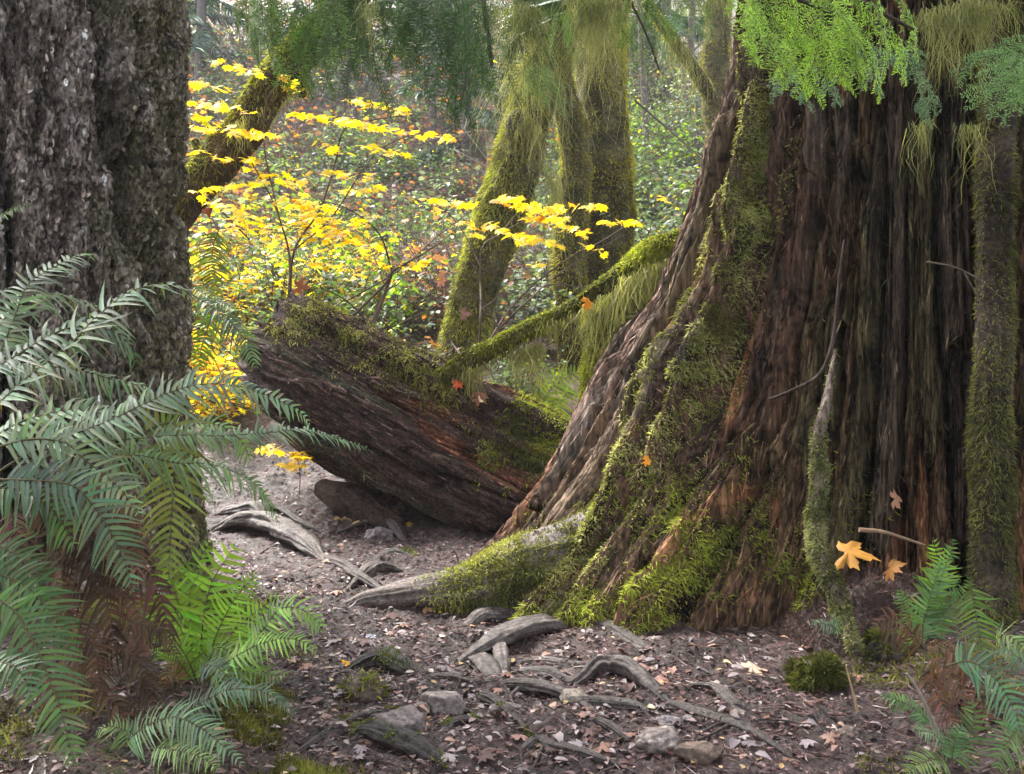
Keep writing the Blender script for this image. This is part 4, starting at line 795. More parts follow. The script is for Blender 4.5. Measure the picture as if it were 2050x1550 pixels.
bough('fresh green hemlock bough entering at the upper right edge', [((2080, 90), (1940, 190), .9, 0, 0), ((2070, 110), (1960, 170), .9, .05, 0), ((2090, 130), (1985, 215), .9, 0, 0), ((2060, 70), (1930, 150), .8, 0, 0), ((2080, 150), (2010, 235), .8, 0, 0)], (.13, .25, .09), (.20, .34, .12), bg, 3.0,
      lacy=[(1850, 20, 1990, 30, 3.3, 420, .08, .26), (1900, 0, 2020, 10, 3.3, 300, .08, .2), (1835, 240, 1850, 255, 3.3, 60, .06, .22), (1930, 250, 1950, 260, 3.3, 60, .05, .18)])

# ------------------------------------------------------------------ unseen canopy added over, beside and behind the viewer to shade the foreground
def canopy(x, y, z0, z1, rad, rt, label, trunk=True, n=4200):
    g = float(G(x, y, False)); root = thing('conifer_tree', (x, y, g), label, 'tree', 'unseen trees added to shade the foreground')
    if trunk: tb = MB(); add_tube(tb, spline(np.array([[x, y, g - .1], [x, y, (g + z1) / 2], [x, y, z1]]), 40), np.linspace(rt, .08, 40), 24, (.08, .065, .055), lambda u, a_, r_: r_ * .12 * ridged(V3(np.cos(a_) * 4, np.sin(a_) * 4, u), 3)); tb.build('trunk', M_bark, root, loc=root.location)
    mb = MB(); nb = 46
    for k in range(nb):
        s = k / nb; az = k * 2.4; L_ = rad * (1 - s) ** .7 * rng.uniform(.7, 1.1) + .3; o = np.array([x, y, z0 + s * (z1 - z0)]); dv = np.array([math.cos(az), math.sin(az), -.1]); pth = spline(np.array([o, o + dv * L_ * .5, o + dv * L_ + [0, 0, -.25 * L_]]), 30)
        m = n // nb; i = rng.integers(3, 30, m); p = pth[i] + rng.normal(size=(m, 3)) * .05; sd = nrm(np.cross(dv, [0, 0, 1.])) * rng.choice([-1, 1], m)[:, None]
        blades(mb, p, sd + dv * .7 + rng.normal(size=(m, 3)) * .2, rng.uniform(.25, .6, m), .09, jitter((.04, .08, .03), m, .25), np.array([[0, 0, -.25]]))
    mb.build('crown', M_needle, root, loc=root.location)
canopy(-2.35, 4.3, 6.5, 13, 3.2, .6, 'unseen fir crown added high above the ferns for shade', False)
canopy(2.3, 4.7, 4.6, 9, 2.6, .3, 'unseen hemlock crown added above the stump for shade', False)
canopy(-2.6, -2.5, 3.0, 14, 4.0, .5, 'unseen shade conifer added behind the viewer on the left', n=6000)
canopy(2.8, -3.0, 3.0, 14, 4.2, .5, 'unseen shade conifer added behind the viewer on the right')
canopy(7.2, 0.5, 3.2, 13, 3.6, .5, 'unseen shade conifer added beyond the right edge of the view')
canopy(-7.0, 1.0, 3.2, 13, 3.4, .5, 'unseen shade conifer added beyond the left edge of the view')

# ------------------------------------------------------------------ vine maple saplings
def sapling(label, base, stems, clusters, d, col, group, leafsize=.055, tpl=None):
    root = thing('vine_maple', base, label, 'sapling', group); tb = MB()
    for pts, r0, r1, dd in stems:
        t1 = MB(); add_tube(t1, spline([P(x, y, dd + .12 * math.sin(x * .05)) for x, y in pts], 50), np.linspace(r0 * .55, r1 * .7, 50) / FPX * dd, 7, (.075, .05, .04)); t1.build('stem', M_twig, root, loc=root.location)
    mb = MB()
    for (x0, y0, x1, y1, n, js, sz) in clusters:
        n = int(n * 2.0 + .5); sz = sz * .98
        q = rng.random(n); xs = x0 + (x1 - x0) * q + rng.normal(size=n) * js * 1.1; ys = y0 + (y1 - y0) * q + rng.normal(size=n) * js * .34; dd = d + rng.normal(size=n) * .28
        pos = np.stack([(xs - 1025) / FPX * dd, dd, CAM_Z - (ys - 775) / FPX * dd], -1)
        az = rng.uniform(0, 2 * math.pi, n); X = np.stack([np.cos(az), np.sin(az), -.25 + .25 * rng.normal(size=n)], -1); Nn = np.stack([.38 * rng.normal(size=n), -.30 + .42 * rng.normal(size=n), np.ones(n)], -1)
        c = jitter(col, n, .10, .04); o = rng.random(n) < .05; c[o] = jitter((.62, .26, .02), int(o.sum()), .2); g = rng.random(n) < .05; c[g] = jitter((.40, .42, .03), int(g.sum()), .2)
        k = rng.random(n) < .6
        for tp, mk in ((VINE, k), (VINE2, ~k)): 
            if mk.any(): inst(mb, tp[0], tp[1], pos[mk], X[mk], Nn[mk], sz * rng.uniform(.8, 1.2, int(mk.sum())), c[mk])
        # leaf stalks
        st = pos - nrm(X) * .05 + np.array([0, 0, -.01]); 
        sv = np.stack([pos, pos + [0, 0, .002], st], 1); tb.add(sv.reshape(-1, 3), tris=np.arange(3 * n).reshape(-1, 3), col=(.16, .09, .03))
    tb.build('leaf_stalks', M_twig, root, loc=root.location); mb.build('leaves', M_leaf, root, loc=root.location, smooth=False)
YEL = (.80, .60, .015); gS = 'yellow vine maple saplings'
sapling('yellow leaved vine maple rising behind the raised end of the log', P(575, 640, 6.9), [
    ([(575, 640), (580, 520), (560, 440), (540, 390), (500, 320), (450, 250)], 5, 1.5, 6.6), ([(580, 600), (590, 500), (640, 420), (670, 330), (690, 260), (750, 240), (830, 230)], 5, 1.5, 6.6),
    ([(590, 500), (660, 440), (720, 350), (760, 300), (830, 270), (900, 275)], 3, 1.2, 6.5), ([(560, 440), (530, 300), (535, 200), (570, 160)], 3, 1.2, 6.6), ([(700, 640), (770, 570), (785, 545), (860, 500), (900, 470)], 6, 1.5, 6.3), ([(785, 545), (760, 470), (700, 420), (640, 400)], 4, 1.2, 6.4), ([(745, 650), (770, 590), (785, 545)], 8, 5, 6.3),
    ([(500, 480), (440, 420), (400, 380)], 3, 1.2, 6.6)],
    [(385, 165, 470, 185, 8, 8, .05), (390, 300, 450, 320, 6, 8, .05), (385, 255, 430, 262, 6, 6, .05), (380, 205, 500, 222, 16, 9, .056), (385, 232, 520, 270, 14, 8, .056), (440, 125, 520, 150, 10, 8, .052), (555, 150, 610, 185, 7, 8, .056), (440, 262, 560, 275, 10, 6, .056), (570, 225, 640, 238, 7, 6, .055), (640, 232, 770, 258, 20, 8, .056), (690, 198, 820, 225, 13, 9, .055), (760, 255, 850, 272, 9, 8, .055), (850, 268, 910, 278, 6, 6, .058), (720, 292, 800, 308, 9, 7, .055), (640, 285, 700, 310, 5, 9, .055), (470, 315, 520, 330, 5, 8, .055),
     (400, 385, 520, 365, 18, 12, .055), (420, 400, 480, 430, 12, 12, .055), (500, 340, 620, 370, 16, 12, .052), (600, 340, 740, 355, 10, 9, .05), (680, 385, 780, 375, 9, 8, .054), (540, 400, 680, 420, 30, 16, .05), (560, 440, 700, 470, 34, 18, .05), (470, 430, 560, 480, 16, 18, .048), (620, 470, 760, 500, 22, 16, .05), (600, 430, 740, 450, 20, 12, .05), (640, 520, 720, 560, 16, 18, .046), (780, 540, 880, 520, 6, 10, .05), (720, 400, 740, 450, 5, 8, .05)], 6.6, YEL, gS)
sapling('yellow leaved vine maple spreading in front of the two mossy trunks', P(960, 700, 6.9), [
    ([(960, 690), (962, 600), (965, 500), (1000, 470), (1060, 440), (1130, 430)], 4, 1.2, 6.6), ([(965, 540), (930, 470), (900, 430), (860, 400)], 2.5, 1.2, 6.6), ([(975, 690), (1020, 620), (1080, 560), (1150, 510), (1210, 480), (1270, 440)], 4, 1.2, 6.5), ([(1000, 470), (1040, 420), (1060, 390)], 2, 1, 6.6), ([(1080, 560), (1180, 575), (1250, 560)], 2, 1, 6.5), ([(700, 600), (800, 540), (880, 470), (960, 410)], 3, 1.2, 6.6)],
    [(860, 398, 890, 410, 5, 6, .056), (890, 405, 960, 412, 9, 5, .056), (985, 400, 1060, 395, 9, 8, .058), (1020, 410, 1130, 420, 22, 9, .058), (1050, 435, 1150, 440, 16, 8, .056), (960, 440, 1070, 490, 16, 8, .054), (1120, 450, 1180, 470, 9, 7, .056), (1150, 412, 1210, 410, 5, 5, .056), (1080, 480, 1120, 490, 5, 6, .054), (920, 435, 960, 470, 5, 8, .054), (1200, 445, 1275, 445, 8, 5, .056), (1320, 395, 1330, 400, 2, 4, .07), (870, 415, 880, 425, 3, 4, .055), (1180, 490, 1220, 510, 4, 5, .05), (1020, 520, 1090, 535, 3, 5, .045)], 6.5, YEL, gS)
sapling('small yellow seedling at the trail edge under the log end', P(590, 985, 6.1), [([(600, 990), (600, 940), (590, 915), (560, 900)], 2, 1, 5.9), ([(600, 940), (620, 915), (640, 910)], 1.5, 1, 5.9)], [(520, 895, 560, 905, 4, 6, .07), (580, 905, 635, 915, 7, 9, .07), (590, 930, 610, 935, 3, 7, .08)], 5.9, (.82, .52, .02), gS)

# ------------------------------------------------------------------ hillside shrubs (templates copied)
def shrub_template(name, cols, nl, leaf, tpl, H=1.2, Wd=.8, seed=0, twigs=22, tw=(.09, .06, .05)):
    r = np.random.default_rng(seed); tb = MB(); mb = MB(); tips = []
    for k in range(twigs):
        az = r.uniform(0, 2 * math.pi); rr = Wd * math.sqrt(r.random()); top = np.array([rr * math.cos(az), rr * math.sin(az), H * r.uniform(.45, 1.05) * (1 - .35 * rr / Wd)])
        mid = top * [.4, .4, .6] + r.normal(size=3) * .07; pth = spline(np.array([r.normal(size=3) * [.06, .06, 0], mid, top]), 14); add_tube(tb, pth, np.linspace(.008, .002, 14), 4, tw, cap=False)
        tips.append(pth[4:])
        for j in range(4):
            i = r.integers(5, 13); q = pth[i] + r.normal(size=3) * [.2, .2, .12]; p2 = spline(np.array([pth[i], (pth[i] + q) / 2 + r.normal(size=3) * .03, q]), 8); add_tube(tb, p2, np.linspace(.003, .0012, 8), 3, tw, cap=False); tips.append(p2[2:])
    tips = np.concatenate(tips); pos = tips[r.integers(0, len(tips), nl)] + r.normal(size=(nl, 3)) * .035
    az = r.uniform(0, 2 * math.pi, nl); X = np.stack([np.cos(az), np.sin(az), -.2 + .3 * r.normal(size=nl)], -1); Nn = np.stack([.4 * r.normal(size=nl), -.35 + .4 * r.normal(size=nl), np.ones(nl)], -1)
    ci = r.choice(len(cols), nl, p=[c[1] for c in cols]); c = np.array([c_[0] for c_ in cols])[ci] * (1 + .2 * r.normal(size=(nl, 1)))
    inst(mb, tpl[0], tpl[1], pos, X, Nn, leaf * r.uniform(.6, 1.3, nl), np.clip(c, .01, .9))
    root = thing(name, (0, 0, 0), '', 'shrub')
    tb.build('stems', M_twig, root); mb.build('leaves', M_shrub if tpl is OVAL else M_leaf, root, smooth=False); return root
GREY, GRN, LIM, YL, ORG, BRN = (.13, .17, .125), (.085, .14, .05), (.22, .34, .03), (.80, .60, .02), (.65, .24, .03), (.20, .09, .06)
TPL = {}
TPL['grey'] = [(shrub_template('understory_shrub', [(GREY, .72), (GRN, .2), (YL, .03), (BRN, .05)], 900, .062, OVAL, 1.3, .9, s)) for s in (1, 2)]
TPL['green'] = [(shrub_template('understory_shrub', [(GRN, .4), (LIM, .42), (GREY, .13), (YL, .05)], 800, .06, OVAL, 1.2, .85, s)) for s in (3, 4)]
TPL['yellow'] = [(shrub_template('understory_shrub', [(YL, .72), (LIM, .16), (ORG, .12)], 420, .06, VINE, 1.1, .8, s)) for s in (5, 6)]
TPL['brush'] = [(shrub_template('twiggy_shrub', [(BRN, .5), (ORG, .2), (GREY, .3)], 160, .05, VINE2, 1.3, .9, s, 34, (.13, .085, .08))) for s in (7, 8)]
LAB = {'grey': ('grey green broad leaved shrub on the hazy slope', 'grey green shrubs on the slope'), 'green': ('fresh lime green shrub on the slope beyond the log', 'lime green shrubs on the slope'),
       'yellow': ('low golden yellow maple shrub glowing behind the log and fir', 'golden shrubs on the slope'), 'brush': ('bare reddish brown twiggy shrub on the hillside', 'twiggy brown shrubs on the slope')}
used = set()
def place_shrub(kind, loc, s, rz):
    src = random.choice(TPL[kind])
    if src.name in used:
        r = src.copy(); sc.collection.objects.link(r)
        for ch in list(src.children): c = ch.copy(); sc.collection.objects.link(c); c.parent = r
    else: r = src; used.add(src.name)
    r.location = [float(a) for a in loc]; r.rotation_euler = (0, 0, rz); r.scale = (s, s, s * random.uniform(.85, 1.15)); r['label'], r['group'] = LAB[kind]
def region_kind(px, py):
    u = random.random()
    if px < 800 and py > 520: return 'yellow' if u < .30 else ('green' if u < .75 else 'grey')
    if px < 800 and py > 380: return 'yellow' if u < .12 else ('green' if u < .34 else ('grey' if u < .6 else 'brush'))
    if px < 800: return 'grey' if u < .25 else ('brush' if u < .92 else 'green')
    if px < 1100: return 'grey' if u < .36 else ('brush' if u < .92 else 'green')
    return 'green' if u < .4 else 'grey'
for py in range(60, 720, 52):
    for px in range(370, 1520, 75):
        jx, jy = px + random.uniform(-35, 35), py + random.uniform(-24, 24)
        g = ground_at(jx, jy + 30)
        if g[1] < 8.0 and not (px < 700): continue
        if g[1] < 7.6: continue
        place_shrub(region_kind(jx, jy), (g[0], g[1], float(G(g[0], g[1], False)) - .05), random.uniform(.75, 1.25) * (1 + .02 * (g[1] - 10)), random.uniform(0, 6.28))
for py in range(120, 700, 95):
    for px in list(range(-380, 370, 120)) + list(range(1560, 2300, 120)):
        g = ground_at(px + random.uniform(-50, 50), py + random.uniform(-40, 70))
        if g[1] > 7.8: place_shrub(random.choice(('grey', 'green', 'brush', 'brush', 'yellow')), (g[0], g[1], float(G(g[0], g[1], False)) - .05), random.uniform(.9, 1.4) * (1 + .02 * (g[1] - 10)), random.uniform(0, 6.28))
for (px, py, d, k, s) in ((430, 760, 7.4, 'yellow', .7), (450, 700, 7.6, 'yellow', .8), (400, 690, 7.8, 'yellow', .8), (500, 640, 8.2, 'yellow', .9), (480, 600, 8.6, 'green', .9), (650, 640, 8.2, 'green', .8), (780, 690, 8.0, 'green', .7), (850, 720, 8.0, 'brush', .7), (1060, 760, 8.0, 'green', .6), (1020, 800, 7.8, 'grey', .6), (1290, 700, 8.2, 'grey', .8)):
    q = P(px, py, d); place_shrub(k, (q[0], q[1], float(G(q[0], q[1], False)) - .03), s, random.uniform(0, 6))

# background conifers and thin trunks
def conifer(px, py_base, d, h, label):
    q = P(px, py_base, d); z0 = float(G(q[0], q[1], False)); root = thing('conifer_tree', (q[0], q[1], z0 - .1), label, 'tree', 'conifers on the hazy slope')
    tb = MB(); add_tube(tb, spline(np.array([[q[0], q[1], z0 - .1], [q[0] + .05, q[1], z0 + h * .5], [q[0], q[1], z0 + h]]), 30), np.linspace(.03 * h ** .8, .01, 30), 10, (.07, .055, .05)); tb.build('trunk', M_twig, root, loc=root.location)
    mb = MB(); nb = int(26 * h / 4)
    for k in range(nb):
        s = .12 + .86 * k / nb; az = rng.uniform(0, 2 * math.pi); L_ = (.32 * h * (1 - s) ** .8 + .15) * rng.uniform(.7, 1.1); o = np.array([q[0], q[1], z0 + s * h]); dv = np.array([math.cos(az), math.sin(az), -.18]); pth = spline(np.array([o, o + dv * L_ * .5, o + dv * L_ + [0, 0, -.22 * L_]]), 30)
        m = int(110 * L_ + 30); i = rng.integers(2, 30, m); p = pth[i] + rng.normal(size=(m, 3)) * .02; sd = nrm(np.cross(dv, [0, 0, 1.])) * rng.choice([-1, 1], m)[:, None]
        blades(mb, p, sd + dv * .8 + rng.normal(size=(m, 3)) * .2 + [0, 0, -.25], .10 * L_ + .10, .035, jitter((.045, .085, .06), m, .25), np.array([[0, 0, -.3]]))
    mb.build('crown', M_needle, root, loc=root.location)
conifer(400, 240, 19, 6.5, 'hazy blue green conifer at the top beside the fir trunk')
conifer(650, 330, 20, 5.5, 'dim conifer behind the yellow leaves at upper left centre')
conifer(930, 420, 16, 4.6, 'shadowy conifer on the slope left of the leaning maple')
conifer(830, 300, 21, 7, 'tall faint conifer at top centre behind the dark boughs')
conifer(1330, 330, 20, 7, 'faint conifer in the gap between maple and stump')
def thin_tree(px, d, rpx, lean, label):
    q = P(px, 300, d); z0 = float(G(q[0], q[1], False)); root = thing('thin_tree', (q[0], q[1], z0 - .1), label, 'tree', 'thin hazy trunks on the slope'); r = rpx / FPX * d
    tb = MB(); add_tube(tb, spline(np.array([[q[0], q[1], z0 - .1], [q[0] + lean * .4, q[1], z0 + 3], [q[0] + lean, q[1], z0 + 8]]), 40), np.linspace(r, r * .6, 40), 10, (.11, .085, .08), lambda u, a_, r_: r_ * .2 * fbm(V3(np.cos(a_), np.sin(a_), u * 2), 2)); tb.build('trunk', M_mossy, root, loc=root.location)
    for k in range(5):
        z1 = rng.uniform(1, 6); sg = rng.choice([-1, 1]); o = np.array([q[0] + lean * z1 / 8, q[1], z0 + z1]); tb = MB(); add_tube(tb, spline(np.array([o, o + [sg * .6, rng.normal() * .3, .5], o + [sg * 1.4, rng.normal() * .5, .8]]), 16), np.linspace(r * .3, .006, 16), 5, (.11, .085, .08)); tb.build('limb', M_twig, root, loc=root.location)
for a in ((705, 18, 9, -.3, 'thin trunk above the drooping hemlock at upper left centre'), (860, 17, 10, .4, 'dark thin trunk behind the dark hemlock tips'), (1300, 16, 7, -.4, 'slender trunk right of the straight maple'), (1375, 18, 8, .3, 'slender trunk nearest the stump in the right gap')): thin_tree(*a)
# bare twiggy undergrowth behind the log
def bare(label, base, lines, d, col=(.12, .085, .075)):
    root = thing('bare_twigs', P(*base, d), label, 'shrub'); tb = MB()
    for pts, r0 in lines: tb = MB(); add_tube(tb, spline([P(x, y, d + .15 * math.sin(x * .07 + y * .03)) for x, y in pts], 30), np.linspace(r0 * .7, .6, 30) / FPX * d, 6, col); tb.build('twig', M_twig, root, loc=root.location)
bare('bare pale twigs standing behind the mossy branch', (965, 700), [([(975, 720), (1000, 660), (1060, 600), (1130, 540), (1250, 470)], 4), ([(1000, 660), (960, 600), (900, 560)], 3), ([(1060, 600), (1100, 570), (1190, 580)], 3), ([(960, 700), (962, 640), (960, 560), (940, 520)], 4), ([(1000, 660), (1040, 640), (1090, 650)], 2), ([(962, 620), (990, 600), (998, 580)], 2), ([(930, 720), (900, 680), (880, 640)], 3), ([(950, 715), (985, 745), (1000, 730), (990, 715)], 2.5)], 6.2)
bare('dark bare twigs above the top of the log', (700, 650), [([(745, 655), (690, 600), (620, 570)], 4), ([(745, 655), (760, 600), (800, 560)], 4), ([(760, 640), (830, 690), (880, 700)], 3), ([(800, 650), (860, 620), (900, 600), (960, 590)], 2.5), ([(690, 600), (650, 630), (610, 640)], 2)], 6.4, (.08, .055, .05))
bare('long pale twigs against the slope left of the maple trunks', (930, 330), [([(870, 200), (930, 260), (985, 335)], 3), ([(930, 260), (935, 235)], 2), ([(985, 340), (930, 310), (910, 300)], 2), ([(860, 280), (960, 262), (1010, 268)], 3), ([(760, 140), (850, 190), (930, 270)], 2)], 9, (.25, .22, .21))
bare('bare twigs crossing the gap between maple and stump', (1330, 300), [([(1270, 200), (1340, 260), (1420, 330)], 4), ([(1280, 110), (1300, 60), (1310, 20)], 3), ([(1270, 340), (1350, 300), (1400, 280)], 2), ([(1300, 420), (1370, 380), (1420, 370)], 2)], 9, (.16, .13, .12))

# ------------------------------------------------------------------ trail: roots
def trail_root(label, pts, rpx, light=.5, seed=0, moss=0, lift=.4,  group='exposed roots across the trail', flat=.68):
    g = np.array([ground_at(x, y) for x, y in pts]); r = np.asarray(rpx, float); rw = np.interp(np.linspace(0, 1, len(pts)), np.linspace(0, 1, len(r)), r) / FPX * g[:, 1]
    rw = rw * 1.3; g[:, 2] = G(g[:, 0], g[:, 1], False) + rw * (lift - .04) + rw * .35 * np.random.default_rng(seed).normal(size=len(pts)); g[0, 2] -= rw[0] * .6; g[-1, 2] -= rw[-1] * .8; g = np.vstack([g[0] + (g[0] - g[1]) * .35 - [0, 0, rw[0] * .5], g, g[-1] + (g[-1] - g[-2]) * .5 - [0, 0, rw[-1] * .6]]); rw = np.concatenate([[rw[0] * .45], rw, [rw[-1] * .35]]); n = 40 * len(rw); path = spline(g, n); rr = np.interp(np.linspace(0, 1, n), np.linspace(0, 1, len(rw)), rw)
    root = thing('exposed_root', g[0], label, 'root', group)
    def dp(u, a_, r_): return r_ * (.30 * ridged(V3(np.cos(a_) * 1.8, np.sin(a_) * 1.8 + seed, u * 1.6), 3) + .16 * ridged(V3(np.cos(a_ + u * 1.5) * 4, np.sin(a_ + u * 1.5) * 4 + seed, u * 1.2), 2) + .42 * fbm(V3(np.cos(a_) * .8, np.sin(a_) * .8, u * 7 + seed), 3) + .04 * fbm(V3(np.cos(a_) * 3, np.sin(a_) * 3, u * 20), 2) + .06 * ridged(V3(np.cos(a_) * 7, np.sin(a_) * 7, u * 3), 2))
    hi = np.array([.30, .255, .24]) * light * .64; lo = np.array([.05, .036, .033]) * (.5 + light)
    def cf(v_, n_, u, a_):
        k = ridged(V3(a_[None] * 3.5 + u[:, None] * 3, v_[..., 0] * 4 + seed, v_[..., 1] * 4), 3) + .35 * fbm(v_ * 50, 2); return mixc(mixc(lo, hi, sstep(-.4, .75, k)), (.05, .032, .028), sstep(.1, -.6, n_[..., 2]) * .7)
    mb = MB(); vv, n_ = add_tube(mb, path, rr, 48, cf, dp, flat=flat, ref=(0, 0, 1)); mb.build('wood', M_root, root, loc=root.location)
    for q in range(2 if len(pts) > 3 else 1):
        i = int(rng.uniform(.2, .85) * n); o = path[i]; dr = nrm(np.array([rng.normal(), -.7 * abs(rng.normal()) - .2, 0])); ln = rng.uniform(.12, .38); st = [o]
        for j in range(1, 5):
            dr = nrm(dr + rng.normal(size=3) * [.45, .45, 0]); e = st[-1] + dr * ln / 4; e[2] = float(G(e[0], e[1], False)) + .012 - .006 * j; st.append(e)
        tb = MB(); add_tube(tb, spline(np.array(st), 40), np.linspace(min(rr[i] * .35, .012), .002, 40), 9, np.array(lo) * 1.3, lambda u, a_, r_: r_ * .35 * fbm(V3(np.cos(a_), np.sin(a_), u * 18 + q), 2)); tb.build('rootlet', M_root, root, loc=root.location)
    if moss:
        m2 = MB(); moss_on(m2, vv, sstep(.0, .5, n_[..., 2]) * sstep(-.1, .3, fbm(vv * 9 + seed, 2)), moss, True, L=(.008, .02), W=.004, nn=n_); m2.build('moss', M_moss, root, loc=root.location)
    return root
trail_root('short arched root behind the tip of the big buttress root', [(706, 1170), (746, 1148), (783, 1142), (815, 1144)], [5, 11, 10, 5], .55, 1)
trail_root('dark low root above the buttress root tip with moss beside it', [(735, 1130), (776, 1115), (805, 1114), (860, 1124)], [5, 10, 10, 5], .3, 2, 300)
trail_root('smooth grey root curving left from the forked root', [(890, 1273), (929, 1258), (966, 1245), (1021, 1240), (1080, 1235)], [5, 11, 13, 12, 10], .6, 3, lift=.6)
trail_root('thick twisted grey root with striped grain ending in a knob', [(930, 1318), (984, 1298), (1039, 1287), (1083, 1272), (1120, 1254), (1152, 1238), (1172, 1246)], [10, 15, 16, 17, 17, 19, 13], .7, 4, lift=.75)
trail_root('grey root linking the smooth root to the twisted root', [(1080, 1234), (1092, 1246), (1075, 1262), (1050, 1280)], [11, 14, 15, 12], .65, 5, 120, lift=.8)
trail_root('splintered pale stub pointing down from the twisted root', [(1000, 1300), (1004, 1330), (1006, 1368)], [10, 9, 5], .8, 6, lift=.8)
trail_root('weathered split root fan left of the pale stub', [(950, 1318), (972, 1340), (998, 1374)], [14, 14, 8], .65, 7, lift=.5)
trail_root('thin pale root lying under the twisted root', [(1018, 1328), (1076, 1326), (1131, 1332), (1173, 1330)], [5, 7, 8, 6], .75, 8, lift=.8)
trail_root('long brown root bending into a raised grey hump', [(1021, 1350), (1094, 1355), (1142, 1368), (1165, 1370), (1193, 1353), (1229, 1349), (1266, 1364), (1303, 1390), (1350, 1418)], [9, 11, 10, 11, 16, 20, 18, 14, 7], .5, 9, lift=.6)
trail_root('low dark root crossing the lower trail', [(1120, 1418), (1167, 1407), (1222, 1411), (1277, 1422), (1306, 1430)], [5, 9, 11, 10, 5], .35, 10)
trail_root('dark bark covered root at the left trail edge', [(698, 1340), (757, 1338), (801, 1352), (860, 1364)], [12, 17, 15, 8], .2, 11, 250, lift=.5)
trail_root('dark mossy root in the bottom left of the trail', [(690, 1476), (730, 1484), (775, 1494), (820, 1508), (880, 1530)], [12, 18, 19, 17, 12], .2, 12, 500, lift=.6)
trail_root('mossy root descending beside the grey wedge stone', [(930, 1370), (960, 1388), (990, 1414), (1032, 1446), (1064, 1485)], [7, 9, 9, 7, 4], .3, 13, 700, lift=.7)
trail_root('little crooked root near the bottom edge of the trail', [(1050, 1503), (1076, 1487), (1095, 1497), (1104, 1515)], [6, 10, 9, 5], .35, 14, lift=.8)
trail_root('bulging grey root emerging beside the fir base', [(440, 1026), (484, 1030), (515, 1036), (530, 1056)], [12, 13, 12, 6], .5, 15, lift=.8)
trail_root('broad grey root running from the fir base down the trail', [(440, 1058), (484, 1062), (520, 1068), (556, 1078), (600, 1100), (645, 1118)], [14, 16, 17, 16, 13, 5], .6, 16, lift=.8)
trail_root('slender dark root behind the broad grey root', [(507, 1024), (561, 1028), (600, 1050), (645, 1064)], [5, 6, 6, 3], .35, 17, lift=.8)
trail_root('thin root arching over the round trail stone', [(690, 1063), (746, 1048), (783, 1056), (808, 1082)], [4, 7, 7, 4], .35, 18, lift=1)
trail_root('thin crooked root twig right of the buttress root', [(1130, 1200), (1110, 1192), (1090, 1196), (1020, 1204)], [3, 4, 4, 2], .4, 19, lift=1)
trail_root('split brown root beside the flat stones at lower right', [(1390, 1370), (1430, 1385), (1460, 1410), (1500, 1450)], [5, 9, 9, 5], .45, 20, lift=.5)
trail_root('low root ridge in the lower middle of the trail', [(1150, 1450), (1200, 1455), (1260, 1480)], [4, 8, 4], .3, 21, lift=.4)
for k_, (pts_, r_) in enumerate((([(1340, 1412), (1420, 1440), (1500, 1462), (1590, 1520)], [9, 8, 7, 5]), ([(1055, 1470), (1110, 1500), (1180, 1518), (1260, 1540)], [8, 9, 8, 6]), ([(850, 1360), (905, 1366), (955, 1372), (1005, 1366)], [9, 9, 8, 8]), ([(640, 1112), (690, 1135), (720, 1160), (760, 1178)], [7, 8, 8, 6]), ([(1100, 1230), (1170, 1222), (1240, 1226), (1300, 1236)], [12, 13, 12, 10]), ([(1000, 1366), (1040, 1380), (1110, 1392), (1180, 1420)], [10, 11, 9, 7]), ([(600, 1500), (660, 1470), (720, 1440), (800, 1420)], [6, 8, 8, 5]), ([(1180, 1250), (1230, 1268), (1290, 1300), (1380, 1330)], [14, 11, 9, 5]))):
    trail_root(['winding root continuing right from the humped root', 'root curving along the bottom centre edge', 'low dark root joining the left edge root to the pale stub', 'slim root leading from the fir roots to the buttress tip', 'thick root tying the twisted root to the stump foot', 'root spreading right below the split root fan', 'mossy root creeping up from the bottom left bank', 'tapering root running right from the root knob'][k_], pts_, r_, [.35, .3, .3, .4, .5, .45, .25, .45][k_], 30 + k_, 260 if k_ == 6 else 0, lift=.45)
trail_root('thin mossy root below the big wedge stone', [(880, 1470), (920, 1445), (965, 1440)], [4, 6, 4], .3, 22, 120, lift=.8)

# ------------------------------------------------------------------ rocks
def rock(label, px, py, hw, hh, seed, col=(.16, .13, .12), moss=0, sharp=True):
    g = ground_at(px, py + hh * .5); d = g[1]; a, b = hw / FPX * d, hh / FPX * d
    r = np.random.default_rng(seed); nu, nv = 60, 36; th = np.linspace(0, 2 * math.pi, nu, endpoint=False); ph = np.linspace(-math.pi / 2, math.pi / 2, nv); PH, TH = np.meshgrid(ph, th, indexing='ij')
    u = V3(np.cos(PH) * np.cos(TH), np.cos(PH) * np.sin(TH), np.sin(PH)); R = np.ones(PH.shape)
    if sharp:
        for k in range(11):
            n = nrm(r.normal(size=3)); h = r.uniform(.55, .85); R = np.minimum(R, np.where(u @ n > .05, h / np.maximum(u @ n, .05), 9))
    R = R * (1 + (.10 if sharp else .32) * fbm(u * 2 + seed, 3) + .05 * fbm(u * 8 + seed, 3)); v = u * R[..., None] * np.array([a, a * .8, b]) + [g[0], g[1] + a * .3, G(g[0], g[1], False) + b * .25]
    root = thing('moss_boulder' if moss > 2000 else 'trail_stone', g, label, 'stone', 'stones along the trail'); mb = MB(); c = mixc(np.array(col) * .7, np.array(col) * 1.4, sstep(-.4, .4, fbm(u * 3 + seed, 4))); mb.add(v, grid_quads(nv, nu, True), col=c.reshape(-1, 3)); mb.build('stone', M_rock, root, loc=root.location, smooth=not sharp)
    if moss: m2 = MB(); moss_on(m2, v, sstep(-.3, .5, u[..., 2]) * sstep(-.25, .25, fbm(u * 2.5 + seed, 3)), moss, True, L=(.008, .03), W=.0045, nn=nrm(u), cols=((.25, .28, .05), (.12, .13, .03), (.06, .06, .02)), clump=14); m2.build('moss', M_moss, root, loc=root.location)
